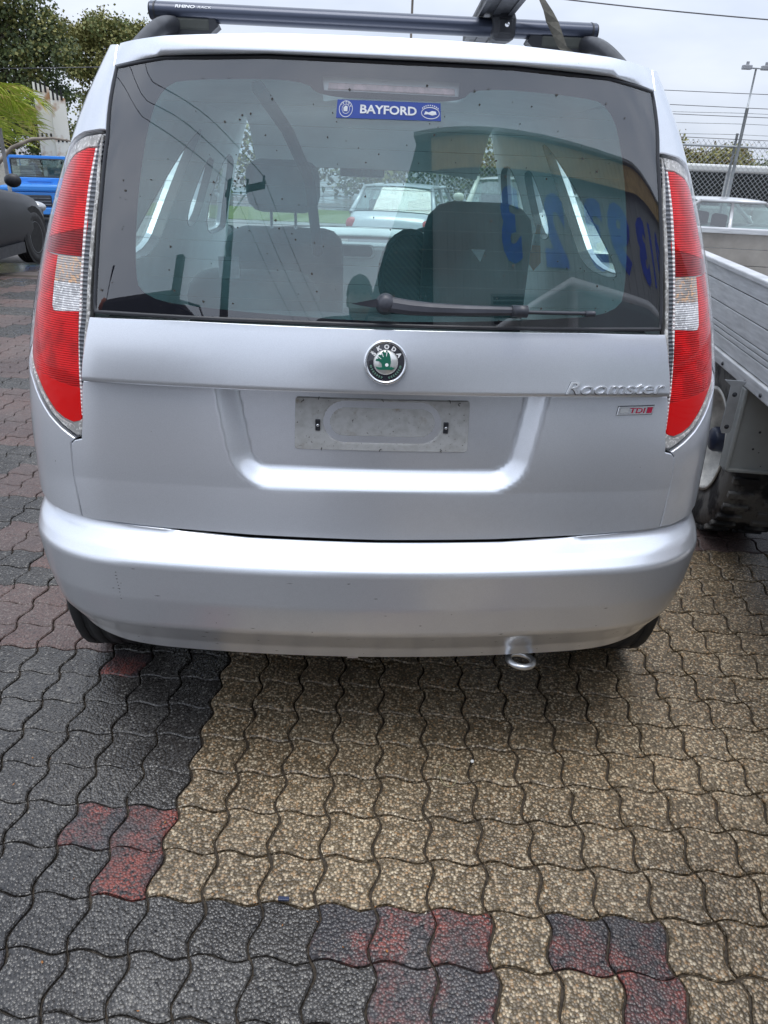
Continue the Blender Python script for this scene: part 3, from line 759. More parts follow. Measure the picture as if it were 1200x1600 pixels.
def arrow(b):
    sc = .0252
    body_ = [(-.40, -.62), (.20, -.60), (.40, -.60), (.42, -.66), (.66, -.52), (.74, -.46), (.44, -.34), (.36, -.42), (.36, -.30), (.42, -.05), (.40, .35), (.30, .70), (.14, .92), (-.02, .98), (-.06, .80), (-.22, .92), (-.40, .78), (-.38, .60), (-.55, .62), (-.72, .44), (-.62, .28), (-.80, .28), (-.86, .10), (-.55, .06), (-.36, -.10), (-.30, -.40), (-.55, -.42), (-.84, -.36), (-.70, -.56)]
    b.prism([(x*sc, y*sc) for x, y in body_], .0012, T(0, 0, .0058))
part('winged_arrow', GRN, EM, arrow)
def emw(b):
    b.lathe([(.0036, .0072), (.0, .0074)], T(.0022, -.0052, 0), n=14)
    for a in (70, 100, 130): b.prism([(-.0006, .012), (.0006, .012), (.0010, .022), (-.0010, .022)], .0003, Rot('Z', a-75) @ T(0, 0, .0070))
    for k, ch in enumerate('\u0160KODA'):
        vs, fs = text_mesh(ch, size=.0118, bold=.0006)
        a = 146-29*k; M = Rot('Z', a-90) @ T(0, .0318, .0048)
        b.add([M @ Vector((v.x*1.05, v.y, 0)) for v in vs], fs)
    b.lathe([(.0256, .0049), (.0250, .0060)], n=40)
part('emblem_letters', Mat('emblem_white', (.85, .85, .85), .35).m, EM, emw)
def laurel(b):
    for sgn in (1, -1):
        for k in range(7):
            a = radians(-90+sgn*(10+k*9.5)); c = Vector((.0318*cos(a), .0318*sin(a), .0049)); t = Vector((-sin(a), cos(a), 0))*sgn; n = Vector((cos(a), sin(a), 0))
            for q in (1, -1): b.add([c, c+t*.0022+n*q*.0026, c+t*.0046+n*q*.0020, c+t*.0030], [(0, 1, 2, 3)])
        a = radians(-90+sgn*76); b.lathe([(.0022, .0050), (0, .0052)], T(.0318*cos(a), .0318*sin(a), 0), n=8)
part('laurel', Mat('laurel_green', (.12, .22, .17), .4, .4).m, EM, laurel)

# ---------------- badges
bf = off_fn(band_fn, .0005)
BD = MB()
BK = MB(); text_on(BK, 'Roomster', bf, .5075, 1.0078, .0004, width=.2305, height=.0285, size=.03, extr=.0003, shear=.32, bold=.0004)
BK.build('badge_shadow', simple('badge_shadow_tone', (.05, .052, .06), .5), CAR)  # dark letter copy behind the badge, a painted shadow along its edges
text_on(BD, 'Roomster', bf, .5070, 1.0085, .0018, width=.228, height=.0265, size=.03, extr=.0014, shear=.32, bevel=.0003, bold=-.0001)
BD.build('model_badge', BADGEM, CAR)
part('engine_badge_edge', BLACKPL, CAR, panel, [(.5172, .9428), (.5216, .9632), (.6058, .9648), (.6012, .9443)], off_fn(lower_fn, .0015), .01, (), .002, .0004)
TB = part('engine_badge', CHROME, CAR, panel, [(.5185, .944), (.5225, .962), (.6045, .9635), (.600, .9455)], off_fn(lower_fn, .003), .01, (), .003, .0008)
tf = off_fn(lower_fn, .0032)
def tdi(b):
    text_on(b, 'TDI', tf, .5665, .9535, .0004, width=.036, height=.0115, size=.03, shear=.2, bold=.0004)
    b.add([tf(x, z) + Vector((0, -.0005, 0)) for x, z in ((.5865, .9475), (.5895, .9605), (.6015, .9610), (.5985, .948))], [range(4)])
part('badge_print', Mat('badge_red', (.42, .01, .05), .4).m, TB, tdi)
part('badge_inlay', Mat('badge_pale', (.55, .56, .56), .35, .3).m, TB, lambda b: b.add([tf(x, z)+Vector((0, -.0004, 0)) for x, z in ((.524, .9485), (.526, .9585), (.545, .9590), (.543, .949))], [range(4)]))

# ---------------- plate mount area
def cap_sd(s, z): 
    x = abs(s-.006); q = max(0, x-.082); return math.hypot(q, z-.911)-.040 if x > .082 else abs(z-.911)-.040
def plate_fn(s, z):
    p = lower_fn(s, z); d = cap_sd(s, z); g = math.exp(-(d/.0045)**2)
    return Vector((p.x, p.y-.0022+.0120*g+(.0015 if d < 0 else 0), p.z))
q = Mat('grimy_rubber_mat', (.46, .46, .45), .8); 
c_ = q.mix(q.ramp(q.noise(55, detail=5), (.42, (0, 0, 0)), (.66, (1, 1, 1))), (.46, .46, .45), (.38, .375, .36))
c_ = q.mix(q.ramp(q.noise(190, detail=3), (.66, (0, 0, 0)), (.71, (1, 1, 1))), c_, (.10, .09, .08))
c_ = q.mix(q.ramp(q.noise(26, detail=6), (.60, (0, 0, 0)), (.72, (.8, .8, .8))), c_, (.26, .22, .17)); q.col(c_)
PMAT = q.m
rc = lambda x0, x1, z0, z1, r: [(x1-r+r*cos(radians(a)), z1-r+r*sin(radians(a))) for a in (0, 30, 60, 90)]+[(x0+r-r*sin(radians(a)), z1-r+r*cos(radians(a))) for a in (0, 30, 60, 90)]+[(x0+r-r*cos(radians(a)), z0+r-r*sin(radians(a))) for a in (0, 30, 60, 90)]+[(x1-r+r*sin(radians(a)), z0+r-r*cos(radians(a))) for a in (0, 30, 60, 90)]
PL = part('plate_mount', PMAT, CAR, panel, rc(-.183, .194, .847, .964, .006), plate_fn, .0042, (), .0022, .0004)
for k, sx in enumerate((-.134, .144)):
    cl = part('plate_clip', BLACKPL, PL, lambda b: b.box(tuple(plate_fn(sx, .903)+Vector((-.0055, -.004, -.0125))), tuple(plate_fn(sx, .903)+Vector((.0055, .002, .0125))), .001))
    part('screw', CHROME, cl, lambda b: b.ball(plate_fn(sx, .9035)+Vector((0, -.005, 0)), (.0034, .002, .0034)))
def marks(b):
    r = random.Random(5); f = off_fn(plate_fn, .0004)
    for x, z in ((-.135, .962), (.004, .961), (.150, .961), (-.125, .848), (.003, .848), (.136, .849), (.172, .955), (-.168, .955)):
        b.tube([f(x+r.uniform(-.003, .003), z+.0022*t-.003) for t in range(4)], .0008, 4)
    b.tube([f(-.18+.37*t/20, .9625+.0004*sin(t)) for t in range(21)], .0005, 4)
tag(part('dirt_marks', simple('dirt_black', (.05, .045, .04), .9), PL, marks), kind='stuff')
# tow loop under the bumper
TR = part('towing_ring', Mat('bright_ring', (.72, .73, .74), .28, .9).m, CAR, lambda b: (b.torus(.0315, .0082, T(.378, .094, .303) @ Rot('X', -5) @ Rot('Y', 4)), b.tube([(.378, .155, .316), (.378, .24, .325)], .008, 8)))
def scratch(b):
    r = random.Random(11); f = off_fn(bump, .0002)
    for _ in range(46):
        s, z = r.uniform(-.6, .6), r.choice([r.uniform(.33, .44), r.uniform(.44, .59)]); l_ = r.uniform(.001, .008); w_ = r.uniform(.0005, .0012)
        b.add([f(s-l_, z), f(s, z-w_), f(s+l_, z+w_*.5), f(s, z+w_)], [range(4)])
    for k in range(9): b.add([f(-.545+r.uniform(-.002, .002)+x, .575-.009*k+z) for x, z in ((-.002, 0), (0, -.0014), (.002, 0), (0, .0014))], [range(4)])
tag(part('paint_chips', simple('chip_dark', (.10, .10, .11), .7), CAR, scratch), kind='stuff')
part('undertray_tab', simple('tab_pale', (.5, .45, .42), .7), CAR, lambda b: b.box((-.062, .10, .300), (-.035, .104, .325)))

# ---------------- interior
part('headliner', TRIM, CAR, lambda b: b.grid(lambda u, v: Vector(((2*u-1)*(.50+.06*min(1, 4*v)), .40+v*2.35, 1.60-.03*abs(2*u-1)**3-.05*max(0, v-.8)*5*.2-(.22*max(0, v-.86)/.14 if v > .86 else 0))), 12, 24))
part('load_floor', TRIMD, CAR, lambda b: (b.box((-.62, .20, .60), (.62, 1.25, .64)), b.box((-.66, 1.25, .34), (.66, 3.3, .38))))
part('tailgate_trim', TRIMD, CAR, lambda b: b.box((-.62, .19, .62), (.62, .24, 1.10)))
part('parcel_edge', TRIMD, CAR, lambda b: b.grid(lambda u, v: Vector(((2*u-1)*.60, .24+v*.10, 1.105+.006*sin(u*pi))), 8, 2))
def seat(name, x, y, mat, w=.25, ztop=1.28, tilt=12, head=True, hz=1.30, hw=.145, hm=None, z0=.55):
    s = empty(name, (x, y, .38)); s.parent = CAR
    part('cushion', mat, s, lambda b: b.box((-w, -.05, .0), (w, .45, z0-.38), .05))
    t = math.tan(radians(tilt)); 
    def pillow(b, w_, zc, hh_, th, y0, rad):
        ol = rc(-w_, w_, zc-hh_, zc+hh_, rad); n = len(ol); vs = []
        for ins, yy in ((.035, -th), (.010, -th+.012), (0, -th+.035), (0, th-.035), (.010, th-.012), (.035, th)):
            vs += [(x, y0+yy-(z-zc)*t, z) for x, z in offset(ol, ins)]
        b.add(vs, [[i*n+j, i*n+(j+1) % n, (i+1)*n+(j+1) % n, (i+1)*n+j] for i in range(5) for j in range(n)]+[list(range(n-1, -1, -1)), list(range(5*n, 6*n))], True)
    part('backrest', mat, s, pillow, w, (z0+ztop)/2-.40, (ztop-z0)/2, .065, -((z0+ztop)/2-.5)*t, .085)
    if head:
        hh = part('headrest', hm or mat, s, pillow, hw, hz-.38, .10, .055, -(hz-.5)*t, .065)
        for q in (-.05, .05): part('headrest_post', CHROME, hh, lambda b: b.tube([(q, -(hz-.5)*t, hz-.38-.20), (q, -(hz-.4)*t, hz-.38-.08)], .006, 6))
    return s
seat('front_seat', -.36, 2.05, SEATG, .25, 1.17, 10, True, 1.31, .15)
seat('front_seat', .36, 2.05, SEATG, .25, 1.16, 10, False)
seat('rear_seat', -.40, 1.25, SEATG, .22, 1.10, 8, False)
fs_ = seat('rear_seat', .315, 1.05, SEATD, .165, 1.345, 4, False)
tag(fs_, 'upright dark rear seat back')
part('warning_tag', WHITEP, fs_, lambda b: b.add([(-.03, -.150, 1.20-.38), (.0, -.150, 1.165-.38), (.012, -.150, 1.20-.38)], [(0, 1, 2)]))
# mesh lumbar cushion on the driver's seat
MC = empty('mesh_cushion', (.16, 1.72, 1.0)); MC.parent = CAR
part('cushion_rim', BLACKPL, MC, lambda b: b.tube([(+.115*cos(radians(a)), .0, .17*sin(radians(a))) for a in range(0, 361, 15)], .012, 8))
q = Mat('woven_mesh', (.08, .075, .06), .8); w_ = q.n('ShaderNodeTexWave', i_Scale=26., bands_direction='DIAGONAL'); q.l(q.pos(), w_.inputs['Vector'])
q.col(q.ramp(w_.outputs['Fac'], (.4, (.02, .022, .022)), (.6, (.075, .07, .055))))
part('cushion_mesh', q.m, MC, lambda b: b.add([(.11*cos(radians(a)), .006, .165*sin(radians(a))) for a in range(0, 360, 15)], [range(24)]))
# dashboard, vents, mirror
def dash(b):
    b.grid(lambda u, v: Vector(((2*u-1)*.66, 2.98+.32*v if v > .3 else 2.98+.096-.35*(.3-v)*0, .98+.035*sin(u*pi)+.03*v)), 16, 6)
    b.box((-.66, 2.98, .60), (.66, 3.10, .985), .03)
part('dashboard', TRIM, CAR, dash)
vt = part('centre_vent', TRIMD, CAR, lambda b: b.prism([(x, z) for x, z in rc(-.115, .115, -.028, .028, .022)], .012, T(-.075, 2.978, .945) @ Rot('X', 90)))
part('vent_surround', simple('silver_trim', (.6, .62, .62), .4), vt, lambda b: b.tube([(-.075+x, 2.965, .945+z) for x, z in rc(-.125, .125, -.034, .034, .026)+[rc(-.125, .125, -.034, .034, .026)[0]]], .005, 6))
mr = empty('inner_mirror', (-.03, 2.75, 1.365)); mr.parent = CAR
part('mirror_shell', BLACKPL, mr, lambda b: b.box((-.115, .0, -.034), (.115, .03, .034), .012))
part('mirror_face', Mat('mirror', (.8, .8, .8), .03, 1).m, mr, lambda b: b.add([(-.005, -.002, -.026), (.105, -.002, -.026), (.105, -.002, .026), (-.005, -.002, .026)], [range(4)]))
part('steering_wheel', TRIMD, CAR, lambda b: (b.torus(.18, .014, T(.36, 2.72, .93) @ Rot('X', 68), 28, 8), b.tube([(.36, 2.72, .93), (.36, 3.0, .85)], .03, 8)))
part('belt_strap', TRIMD, CAR, lambda b: b.tube([(-.30, .62, 1.58), (-.265, 1.0, 1.50), (-.22, 1.32, 1.36), (-.20, 1.5, 1.1)], .016, 5, sx=1.2))
part('windscreen', thin_glass('windscreen_glass', (.86, .93, .91), .05), CAR, lambda b: b.grid(lambda u, v: Vector(((2*u-1)*(.70-.13*v), 3.40-.50*v+.0-.10*abs(2*u-1)**2, 1.04+.56*v)), 12, 6))
part('dash_sticker', WHITEP, CAR, lambda b: b.box((-.46, .86, 1.10), (-.40, .862, 1.16)))
tp = empty('hanging_tag', (.545, 1.18, 1.17)); tp.parent = CAR
part('orange_piece', simple('orange_vinyl', (.95, .33, .12), .6), tp, lambda b: b.add([(-.014, 0, .02), (.014, 0, .02), (.022, 0, -.035), (.0, 0, -.062), (-.022, 0, -.035), (-.006, .0, .085), (.006, 0, .085), (.009, 0, .055), (-.009, 0, .055)], [(0, 4, 3, 2, 1), (5, 8, 7, 6)]))
part('white_piece', WHITEP, tp, lambda b: b.add([(-.009, 0, .055), (.009, 0, .055), (.014, 0, .02), (-.014, 0, .02)], [(0, 1, 2, 3)]))

# ---------------- roof rails, bar and antenna
for sx in (-1, 1):
    pts = [(sx*(.592-.04*t), (.66+.30*t), 1.645+.090*sin(t*pi/2)) for t in [k/10 for k in range(11)]]+[(sx*(.548-.01*k), 1.1+.3*k, 1.735-.002*k) for k in range(5)]+[(sx*.50, 2.6, 1.72), (sx*.50, 2.75, 1.64)]
    part('roof_rail', BLACKPL, CAR, lambda b: b.tube(pts, [.021]*len(pts), 10, sx=.85))
YB, ZB = .965, 1.766
bw = .600
RB = empty('roof_bar', (-.016, YB, ZB)); RB.parent = CAR
def aero(x, k=1.): return [(x, .034*cos(t)*k, (.0150 if sin(t) > 0 else .0130)*sin(t)*1.62*k) for t in [2*pi*j/20 for j in range(20)]]
def barm(b):
    n = 20; xs = [-bw, -bw+.02]+[-bw+.02+(2*bw-.04)*k/6 for k in range(1, 7)]+[bw]; vs = []
    for x in xs: vs += aero(x)
    b.add(vs, [[i*n+j, i*n+(j+1) % n, (i+1)*n+(j+1) % n, (i+1)*n+j] for i in range(len(xs)-1) for j in range(n)], True); b.add(aero(-bw)+aero(bw), [range(20), range(20, 40)])
part('bar_profile', DARKBAR, RB, barm)
part('end_cap', BLACKPL, RB, lambda b: (b.add(aero(-bw-.004, .9)+aero(-bw+.014, 1.04), [range(20)]+[[j, (j+1) % 20, 20+(j+1) % 20, 20+j] for j in range(20)], True)))
part('end_cap', BLACKPL, RB, lambda b: (b.add(aero(bw+.004, .9)+aero(bw-.014, 1.04), [range(20)]+[[j, (j+1) % 20, 20+(j+1) % 20, 20+j] for j in range(20)], True)))
lf = lambda u, v: Vector((u, -.0305+.0008*abs(v)-.012*(v-.0065)*0, v))
bar_label = MB()
def barsurf(u, v):   # on the rear upper face of the bar
    t = pi+ -max(-.9, min(.9, math.asin(max(-1, min(1, v/.0243))))); return Vector((u, .034*cos(t)-.0004, .0243*sin(t)))
text_on(bar_label, 'RHINO', barsurf, -bw+.094, .0105, .0006, width=.052, height=.0075, size=.02, bold=.0006, shear=.15)
text_on(bar_label, 'RACK', barsurf, -bw+.145, .0103, .0005, width=.036, height=.0055, size=.02, shear=.2)
bar_label.build('bar_lettering', WHITEP, RB)
for sx in (-1, 1):
    def foot(b):
        prof = [(-.075, -.014), (.080, -.014), (.088, -.030), (.070, -.044), (.058, -.060), (.030, -.078), (-.060, -.082), (-.078, -.06)]
        prof = [(-x*sx+(-.005), z) for x, z in prof]
        b.prism(prof, .055, T(sx*.505, .028, 0) @ Rot('X', 90))
    part('bar_foot', BLACKPL, RB, foot)
    part('foot_pad', simple('foot_rubber', (.05, .055, .05), .7), RB, lambda b: b.box((sx*.505-.055, -.03, -.042), (sx*.505+.06, .03, -.013), .006))
part('aerial', simple('aerial_rod', (.12, .10, .08), .5), CAR, lambda b: (b.tube([(.165, 2.35, 1.66), (.165, 2.40, 2.35)], .005, 6), b.ball((.165, 2.35, 1.67), (.03, .04, .02))))

# things on the roof (their own objects)
def w2(p): return CAR_M @ Vector(p)
CAR_M = T(CARX, CARY, 0) @ Rot('Z', 3)
bk = empty('bike_carrier', tuple(w2((.328, YB, ZB))), CYAW, 'black grooved carrier rail clamped lengthwise on the roof bar, right of centre', 'roof carrier')
def crail(b):
    d = Vector((-.045, -.75, -.006)).normalized(); pts0 = Vector((.014, .62, .043)); n = Vector((0, 0, 1)); sd = d.cross(n).normalized(); n = sd.cross(d)
    for o, w, h, z0 in ((0, .045, .016, 0), (-.038, .007, .030, .002), (.038, .007, .030, .002), (0, .010, .028, .002)):
        a0 = pts0+sd*o+n*z0; a1 = a0+d*1.15
        vs = [a+sd*x*w+n*z*h for a in (a0, a1) for x, z in ((-1, -.5), (1, -.5), (1, .5), (-1, .5))]
        b.add(vs, [(0, 1, 5, 4), (1, 2, 6, 5), (2, 3, 7, 6), (3, 0, 4, 7), (0, 3, 2, 1), (4, 5, 6, 7)])
part('carrier_rail', BLACKPL, bk, crail)
part('clamp', BLACKPL, bk, lambda b: (b.box((-.034, -.046, -.032), (.032, .045, .036), .016), b.box((-.018, -.050, -.018), (.020, -.04, .018), .004)))
part('clamp_bolt', CHROME, bk, lambda b: b.lathe([(.0, .006), (.006, .005), (.007, 0)], T(.004, -.052, .004) @ Rot('X', 90), 10))
ST = MB()
pp = [Vector(w2(p)) for p in ((.385, .90, 2.0), (.398, .88, 1.88), (.408, .86, 1.82), (.424, .848, 1.795), (.436, .838, 1.77), (.45, .822, 1.74), (.463, .807, 1.712), (.475, .79, 1.70), (.487, .776, 1.688))]
hw_ = .016
for i in range(len(pp)-1):
    pass
vs = []
for i, p in enumerate(pp):
    tw = .9*sin(i*.8); sdv = Vector((cos(tw), sin(tw)*.6, 0))*hw_; th = Vector((0, -.0015, 0)); vs += [p-sdv+th, p+sdv+th, p+sdv-th, p-sdv-th]
ST.add(vs, [[i*4+j, i*4+(j+1) % 4, i*4+4+(j+1) % 4, i*4+4+j] for i in range(len(pp)-1) for j in range(4)]+[(0, 1, 2, 3), tuple(len(vs)-4+k for k in (3, 2, 1, 0))], False)
tag(ST.build('tie_strap', simple('webbing_olive', (.075, .072, .060), .9, sc=60)), 'dark worn webbing strap hanging over the right end of the roof bar', 'strap')

# ------------------------------------------------------------------ other vehicles
WGL = thin_glass('car_glass', (.55, .66, .64), .16)
HEADL = Mat('headlamp_glass', (.42, .43, .44), .15, .3, Coat_Weight=1).m
REDL = Mat('tail_lamp_red', (.45, .01, .01), .15, 0, Coat_Weight=1).m
def bg_car(name, label, loc, rz, colr, cat='car', Ln=4.5, Wd=1.75, H=1.43, belt=.92, hood=.86, tail=.95, cab=(.55, 3.05), roof=(1.25, 2.45), metal=.3, dark=False, group=None):
    """local origin at the rear on the ground, front towards +y"""
    c = empty(name, loc, rz, label, cat, group)
    P = paint('car_paint', colr, metal, .45 if dark else .28, False, .0 if dark else 1.)
    w = Wd/2
    ys = [0, .06, .2, .5, cab[0], 1.2, 2.2, cab[1], 3.6, Ln-.5, Ln-.15, Ln-.02, Ln]
    def tops(y): return interp(y, [0, .12, cab[0], cab[0]+.3, cab[1]-.1, cab[1]+.15, Ln-.5, Ln-.1, Ln], [tail-.16, tail, tail+.02, belt, belt, hood+.06, hood-.06, hood-.18, .55])
    def wid(y): return w*interp(y, [0, .1, .5, 1.2, Ln-1, Ln-.3, Ln], [.80, .90, .97, 1, .99, .90, .72])
    def bodyf(b):
        vs = []; n = 0
        for y in ys:
            t, q = tops(y), wid(y); zb = .22+(.08 if y < .05 or y > Ln-.05 else 0)
            sec = [(0, zb), (q*.9, zb), (q*.97, zb+.08), (q, .42), (q*1.0, .60), (q*.97, t-.14), (q*.93, t-.04), (q*.84, t), (q*.4, t+.015), (0, t+.02)]
            sec = sec+[(-x, z) for x, z in sec[-2:0:-1]]; n = len(sec); vs += [(x, y, z) for x, z in sec]
        k = len(ys); b.add(vs, [[i*n+j, i*n+(j+1) % n, (i+1)*n+(j+1) % n, (i+1)*n+j] for i in range(k-1) for j in range(n)]+[list(range(n-1, -1, -1)), list(range((k-1)*n, k*n))], True)
    part('body', P, c, bodyf)
    rb, rf = roof; wr = w*.74; wb = w*.90
    q0, q1 = cab
    B = {'rb': (wb, q0, belt), 'fb': (wb, q1, belt), 'rt': (wr, rb, H-.05), 'ft': (wr, rf, H-.06)}
    P_ = lambda k, s: Vector((B[k][0]*s, B[k][1], B[k][2]))
    part('roof', P, c, lambda b: b.grid(lambda u, v: Vector(((2*u-1)*(wr+.01), rb-.04+(rf-rb+.1)*v, H-.055+.055*(1-abs(2*u-1)**2.4)*(1-.4*abs(2*v-1)**3))), 12, 8))
    m1, m2 = (q0+q1)/2+.02, (rb+rf)/2
    for s in (-1, 1):
        mb, mt = Vector((wb*s, m1, belt)), Vector((wr*s, m2, H-.05))
        part('pillar', P, c, lambda b: b.tube([P_('rb', s), P_('rt', s)], [.05, .035], 6))
        part('pillar', P, c, lambda b: b.tube([P_('fb', s), P_('ft', s)], [.045, .03], 6))
        part('door_pillar', P if not dark else BLACKPL, c, lambda b: b.tube([mb, mt], [.038, .03], 6))
        part('roof_edge', P, c, lambda b: b.tube([P_('rt', s), P_('ft', s)], .032, 6))
        part('side_window', WGL, c, lambda b: b.add([P_('rb', s), mb, mt, P_('rt', s)], [(0, 1, 2, 3)]))
        part('side_window', WGL, c, lambda b: b.add([mb, P_('fb', s), P_('ft', s), mt], [(0, 1, 2, 3)]))
        part('headlight', HEADL, c, lambda b: b.ball((s*w*.68, Ln-.16, hood-.22), (.17, .10, .075)))
        part('tail_light', REDL, c, lambda b: b.ball((s*w*.80, .07, tail-.20), (.12, .07, .12)))
        part('door_mirror', P, c, lambda b: (b.ball((s*(w+.10), q1+.02, belt+.07), (.10, .055, .075))))
        for yy, k in ((.78, 0), (Ln-.82, 1)):
            part('wheel_arch', DARK, c, lambda b: b.lathe([(.355, .0), (.0, .001)], T(s*(wid(yy)+.004), yy, .33) @ Rot('Y', 90*s), 20))
            wheel(c, s*(wid(yy)-.085), yy, .31, .31, .2, s)
        part('sill', BLACKPL, c, lambda b: b.box((s*(w-.03), 1.2, .18), (s*(w-.0), Ln-1.25, .30)))
        part('door_handle', P, c, lambda b: b.box((s*(w*.985), m1-.25, belt-.17), (s*(w+.02), m1-.09, belt-.14), .008))
    part('windscreen', WGL, c, lambda b: b.grid(lambda u, v: Vector(((2*u-1)*(wb+(wr-wb)*v), q1+(rf-q1)*v+.06*(1-(2*u-1)**2), belt+(H-.06-belt)*v)), 6, 3))
    part('rear_windscreen', WGL, c, lambda b: b.grid(lambda u, v: Vector(((2*u-1)*(wb+(wr-wb)*v), q0+(rb-q0)*v-.04*(1-(2*u-1)**2), belt+(H-.05-belt)*v)), 6, 3))
    part('grille', BLACKPL, c, lambda b: b.box((-.38, Ln-.06, .50), (.38, Ln+.015, .62), .01))
    part('bumper_strip', P, c, lambda b: (b.box((-w*.8, -.05, .38), (w*.8, .04, .56), .03)))
    part('number_plate', WHITEP, c, lambda b: b.box((-.19, -.062, .60), (.19, -.05, .71)))
    part('seats', SEATD, c, lambda b: [b.box((x-.22, y, .5), (x+.22, y+.14, H-.28), .05) for x in (-.38, .38) for y in (m1-.1, q0+.55)])
    return c
R = radians
# ray from the photographer's eye, used to find where far things stand
bg_car('parked_car', 'dark charcoal sedan at the left edge, its front right wheel showing', (-5.30, 6.15, 0), R(2.0), (.012, .013, .017), Ln=4.6, H=1.42, belt=.93, hood=.84, tail=1.0, metal=.0, dark=True)
bg_car('parked_car', 'white sedan behind the tray of the utility truck', (4.22, 15.2, gz(0, 15)-.08), R(-86), (.62, .63, .64), Ln=4.6, H=1.42, metal=.1)
bg_car('parked_car', 'silver hatchback with red tail lamp seen through the rear window', (-.15, 14.4, -.50), R(-12), (.55, .56, .58), Ln=4.1, H=1.42, cab=(.35, 2.9), roof=(.8, 2.3))
bg_car('parked_car', 'pale cream sedan parked right of the silver hatchback', (1.75, 11.3, -.2), R(-6), (.60, .60, .50), Ln=4.6, H=1.38, metal=.1)
bg_car('parked_car', 'pale green white sedan facing the camera behind the right quarter window', (3.75, 17.0, -.5), R(172), (.58, .62, .56), Ln=4.5, H=1.38, metal=.1)
bg_car('parked_car', 'navy blue sedan beyond the chain link fence', (1.7, 19.2, -.78), R(-82), (.02, .05, .16), Ln=4.6, H=1.5)

# blue four wheel drive, facing the camera
BLUE = paint('gloss_blue', (.03, .25, .72), .0, .3, False)
jp = empty('off_road_truck', (-9.5, 21, gz(0, 21)), R(18), 'bright blue old four wheel drive facing the camera behind the dark sedan', 'truck')
part('bonnet', BLUE, jp, lambda b: b.box((-.62, 0.0, .98), (.62, 1.35, 1.15), .05))
part('front_fender', BLUE, jp, lambda b: b.box((-.86, -.05, .98), (-.58, 1.3, 1.12), .05))
part('front_fender', BLUE, jp, lambda b: b.box((.58, -.05, .98), (.86, 1.3, 1.12), .05))
part('front_panel', BLUE, jp, lambda b: b.box((-.80, .05, .48), (.80, .35, .97), .02))
g_ = part('grille', BLACKPL, jp, lambda b: b.box((-.36, -.0, .62), (.36, .06, .90), .03))
for k in range(3): part('grille_bar', simple('bar_grey', (.15, .16, .17), .5), g_, lambda b: b.box((-.34, -.012, .665+.075*k), (.34, .0, .685+.075*k)))
for s in (-1, 1):
    part('headlight', HEADL, jp, lambda b: b.ball((s*.53, .03, .76), (.105, .06, .105)))
    part('windscreen_post', BLUE, jp, lambda b: b.box((s*.74-.045, 1.38, 1.12), (s*.74+.045, 1.44, 1.80), .01))
    wheel(jp, s*.68, .45, .36, .36, .24, s); wheel(jp, s*.68, 2.9, .36, .36, .24, s)
part('cowl', BLUE, jp, lambda b: b.box((-.78, 1.30, 1.08), (.78, 1.46, 1.27), .02))
part('cowl_vent', BLUE, jp, lambda b: b.box((-.30, 1.275, 1.17), (.30, 1.30, 1.225), .006))
part('windscreen_header', BLUE, jp, lambda b: b.box((-.785, 1.37, 1.745), (.785, 1.45, 1.82), .015))
part('windscreen', WGL, jp, lambda b: b.box((-.70, 1.40, 1.27), (.70, 1.415, 1.745)))
part('windscreen_seal', BLACKPL, jp, lambda b: b.tube([(x, 1.375, 1.51+z) for x, z in rc(-.68, .68, -.225, .225, .06)+[rc(-.68, .68, -.225, .225, .06)[0]]], .014, 5))
part('body_tub', BLUE, jp, lambda b: b.box((-.78, 1.47, .50), (.78, 3.7, 1.15), .03))
part('rear_hoop', BLUE, jp, lambda b: b.tube([(-.7, 3.5, 1.15), (-.7, 3.5, 1.75), (.7, 3.5, 1.75), (.7, 3.5, 1.15)], .03, 6))
for s in (-1, 1): part('seat', SEATG, jp, lambda b: b.box((s*.36-.2, 2.0, 1.0), (s*.36+.2, 2.14, 1.55), .05))
part('front_bumper', BLUE, jp, lambda b: b.box((-.82, -.22, .44), (.82, -.08, .60), .02))

# tray utility on the right
ALU = Mat('aluminium_tray', (.6, .6, .6), .42, .45)
mpn = ALU.n('ShaderNodeMapping'); mpn.inputs['Scale'].default_value = (4, 4, 40); ALU.l(ALU.pos(), mpn.inputs[0])
nn = ALU.noise(2.0, mpn.outputs[0], 6); ALU.col(ALU.ramp(nn, (.3, (.46, .47, .48)), (.7, (.66, .67, .68)))); ALU.rgh(ALU.noise(9), .35, .6); ALU = ALU.m
ut = empty('utility_truck', (1.285, 2.65, 0), R(-5.5), 'grey aluminium tray truck on the right with a muddy rear wheel', 'truck')
Y0, Y1, XW, ZL, ZH = -2.3, 2.42, 1.95, .765, 1.105
bd = [ZL+.03, .845, .865, .885, .955, 1.03, ZH-.022]
for k in range(len(bd)-1):
    part('side_plank', ALU, ut, lambda b: b.box((0, Y0, bd[k]+.0016), (.028, Y1, bd[k+1]-.0016), .002))
part('side_core', DARK, ut, lambda b: b.box((.006, Y0+.01, ZL+.03), (.024, Y1-.01, ZH-.03)))
part('side_top_rail', ALU, ut, lambda b: b.box((-.012, Y0, ZH-.022), (.042, Y1, ZH), .005))
part('side_bottom_rail', ALU, ut, lambda b: b.box((-.012, Y0, ZL-.02), (.03, Y1, ZL+.028), .005))
for k in range(22): part('rivet', BLACKPL, ut, lambda b: b.lathe([(.0085, 0), (.007, .005), (0, .006)], T(-.012, Y0+.1+.215*k+(.05 if k % 2 else 0), ZL-.003) @ Rot('Y', -90), 8))
for k in range(3): 
    part('side_plank', ALU, ut, lambda b: b.box((XW-.03, Y0, ZL+.03+k*.10), (XW, Y1, ZL+.125+k*.10), .003))
bw_ = [(ZL+.02, .885), (.888, .985), (.988, ZH-.03)]
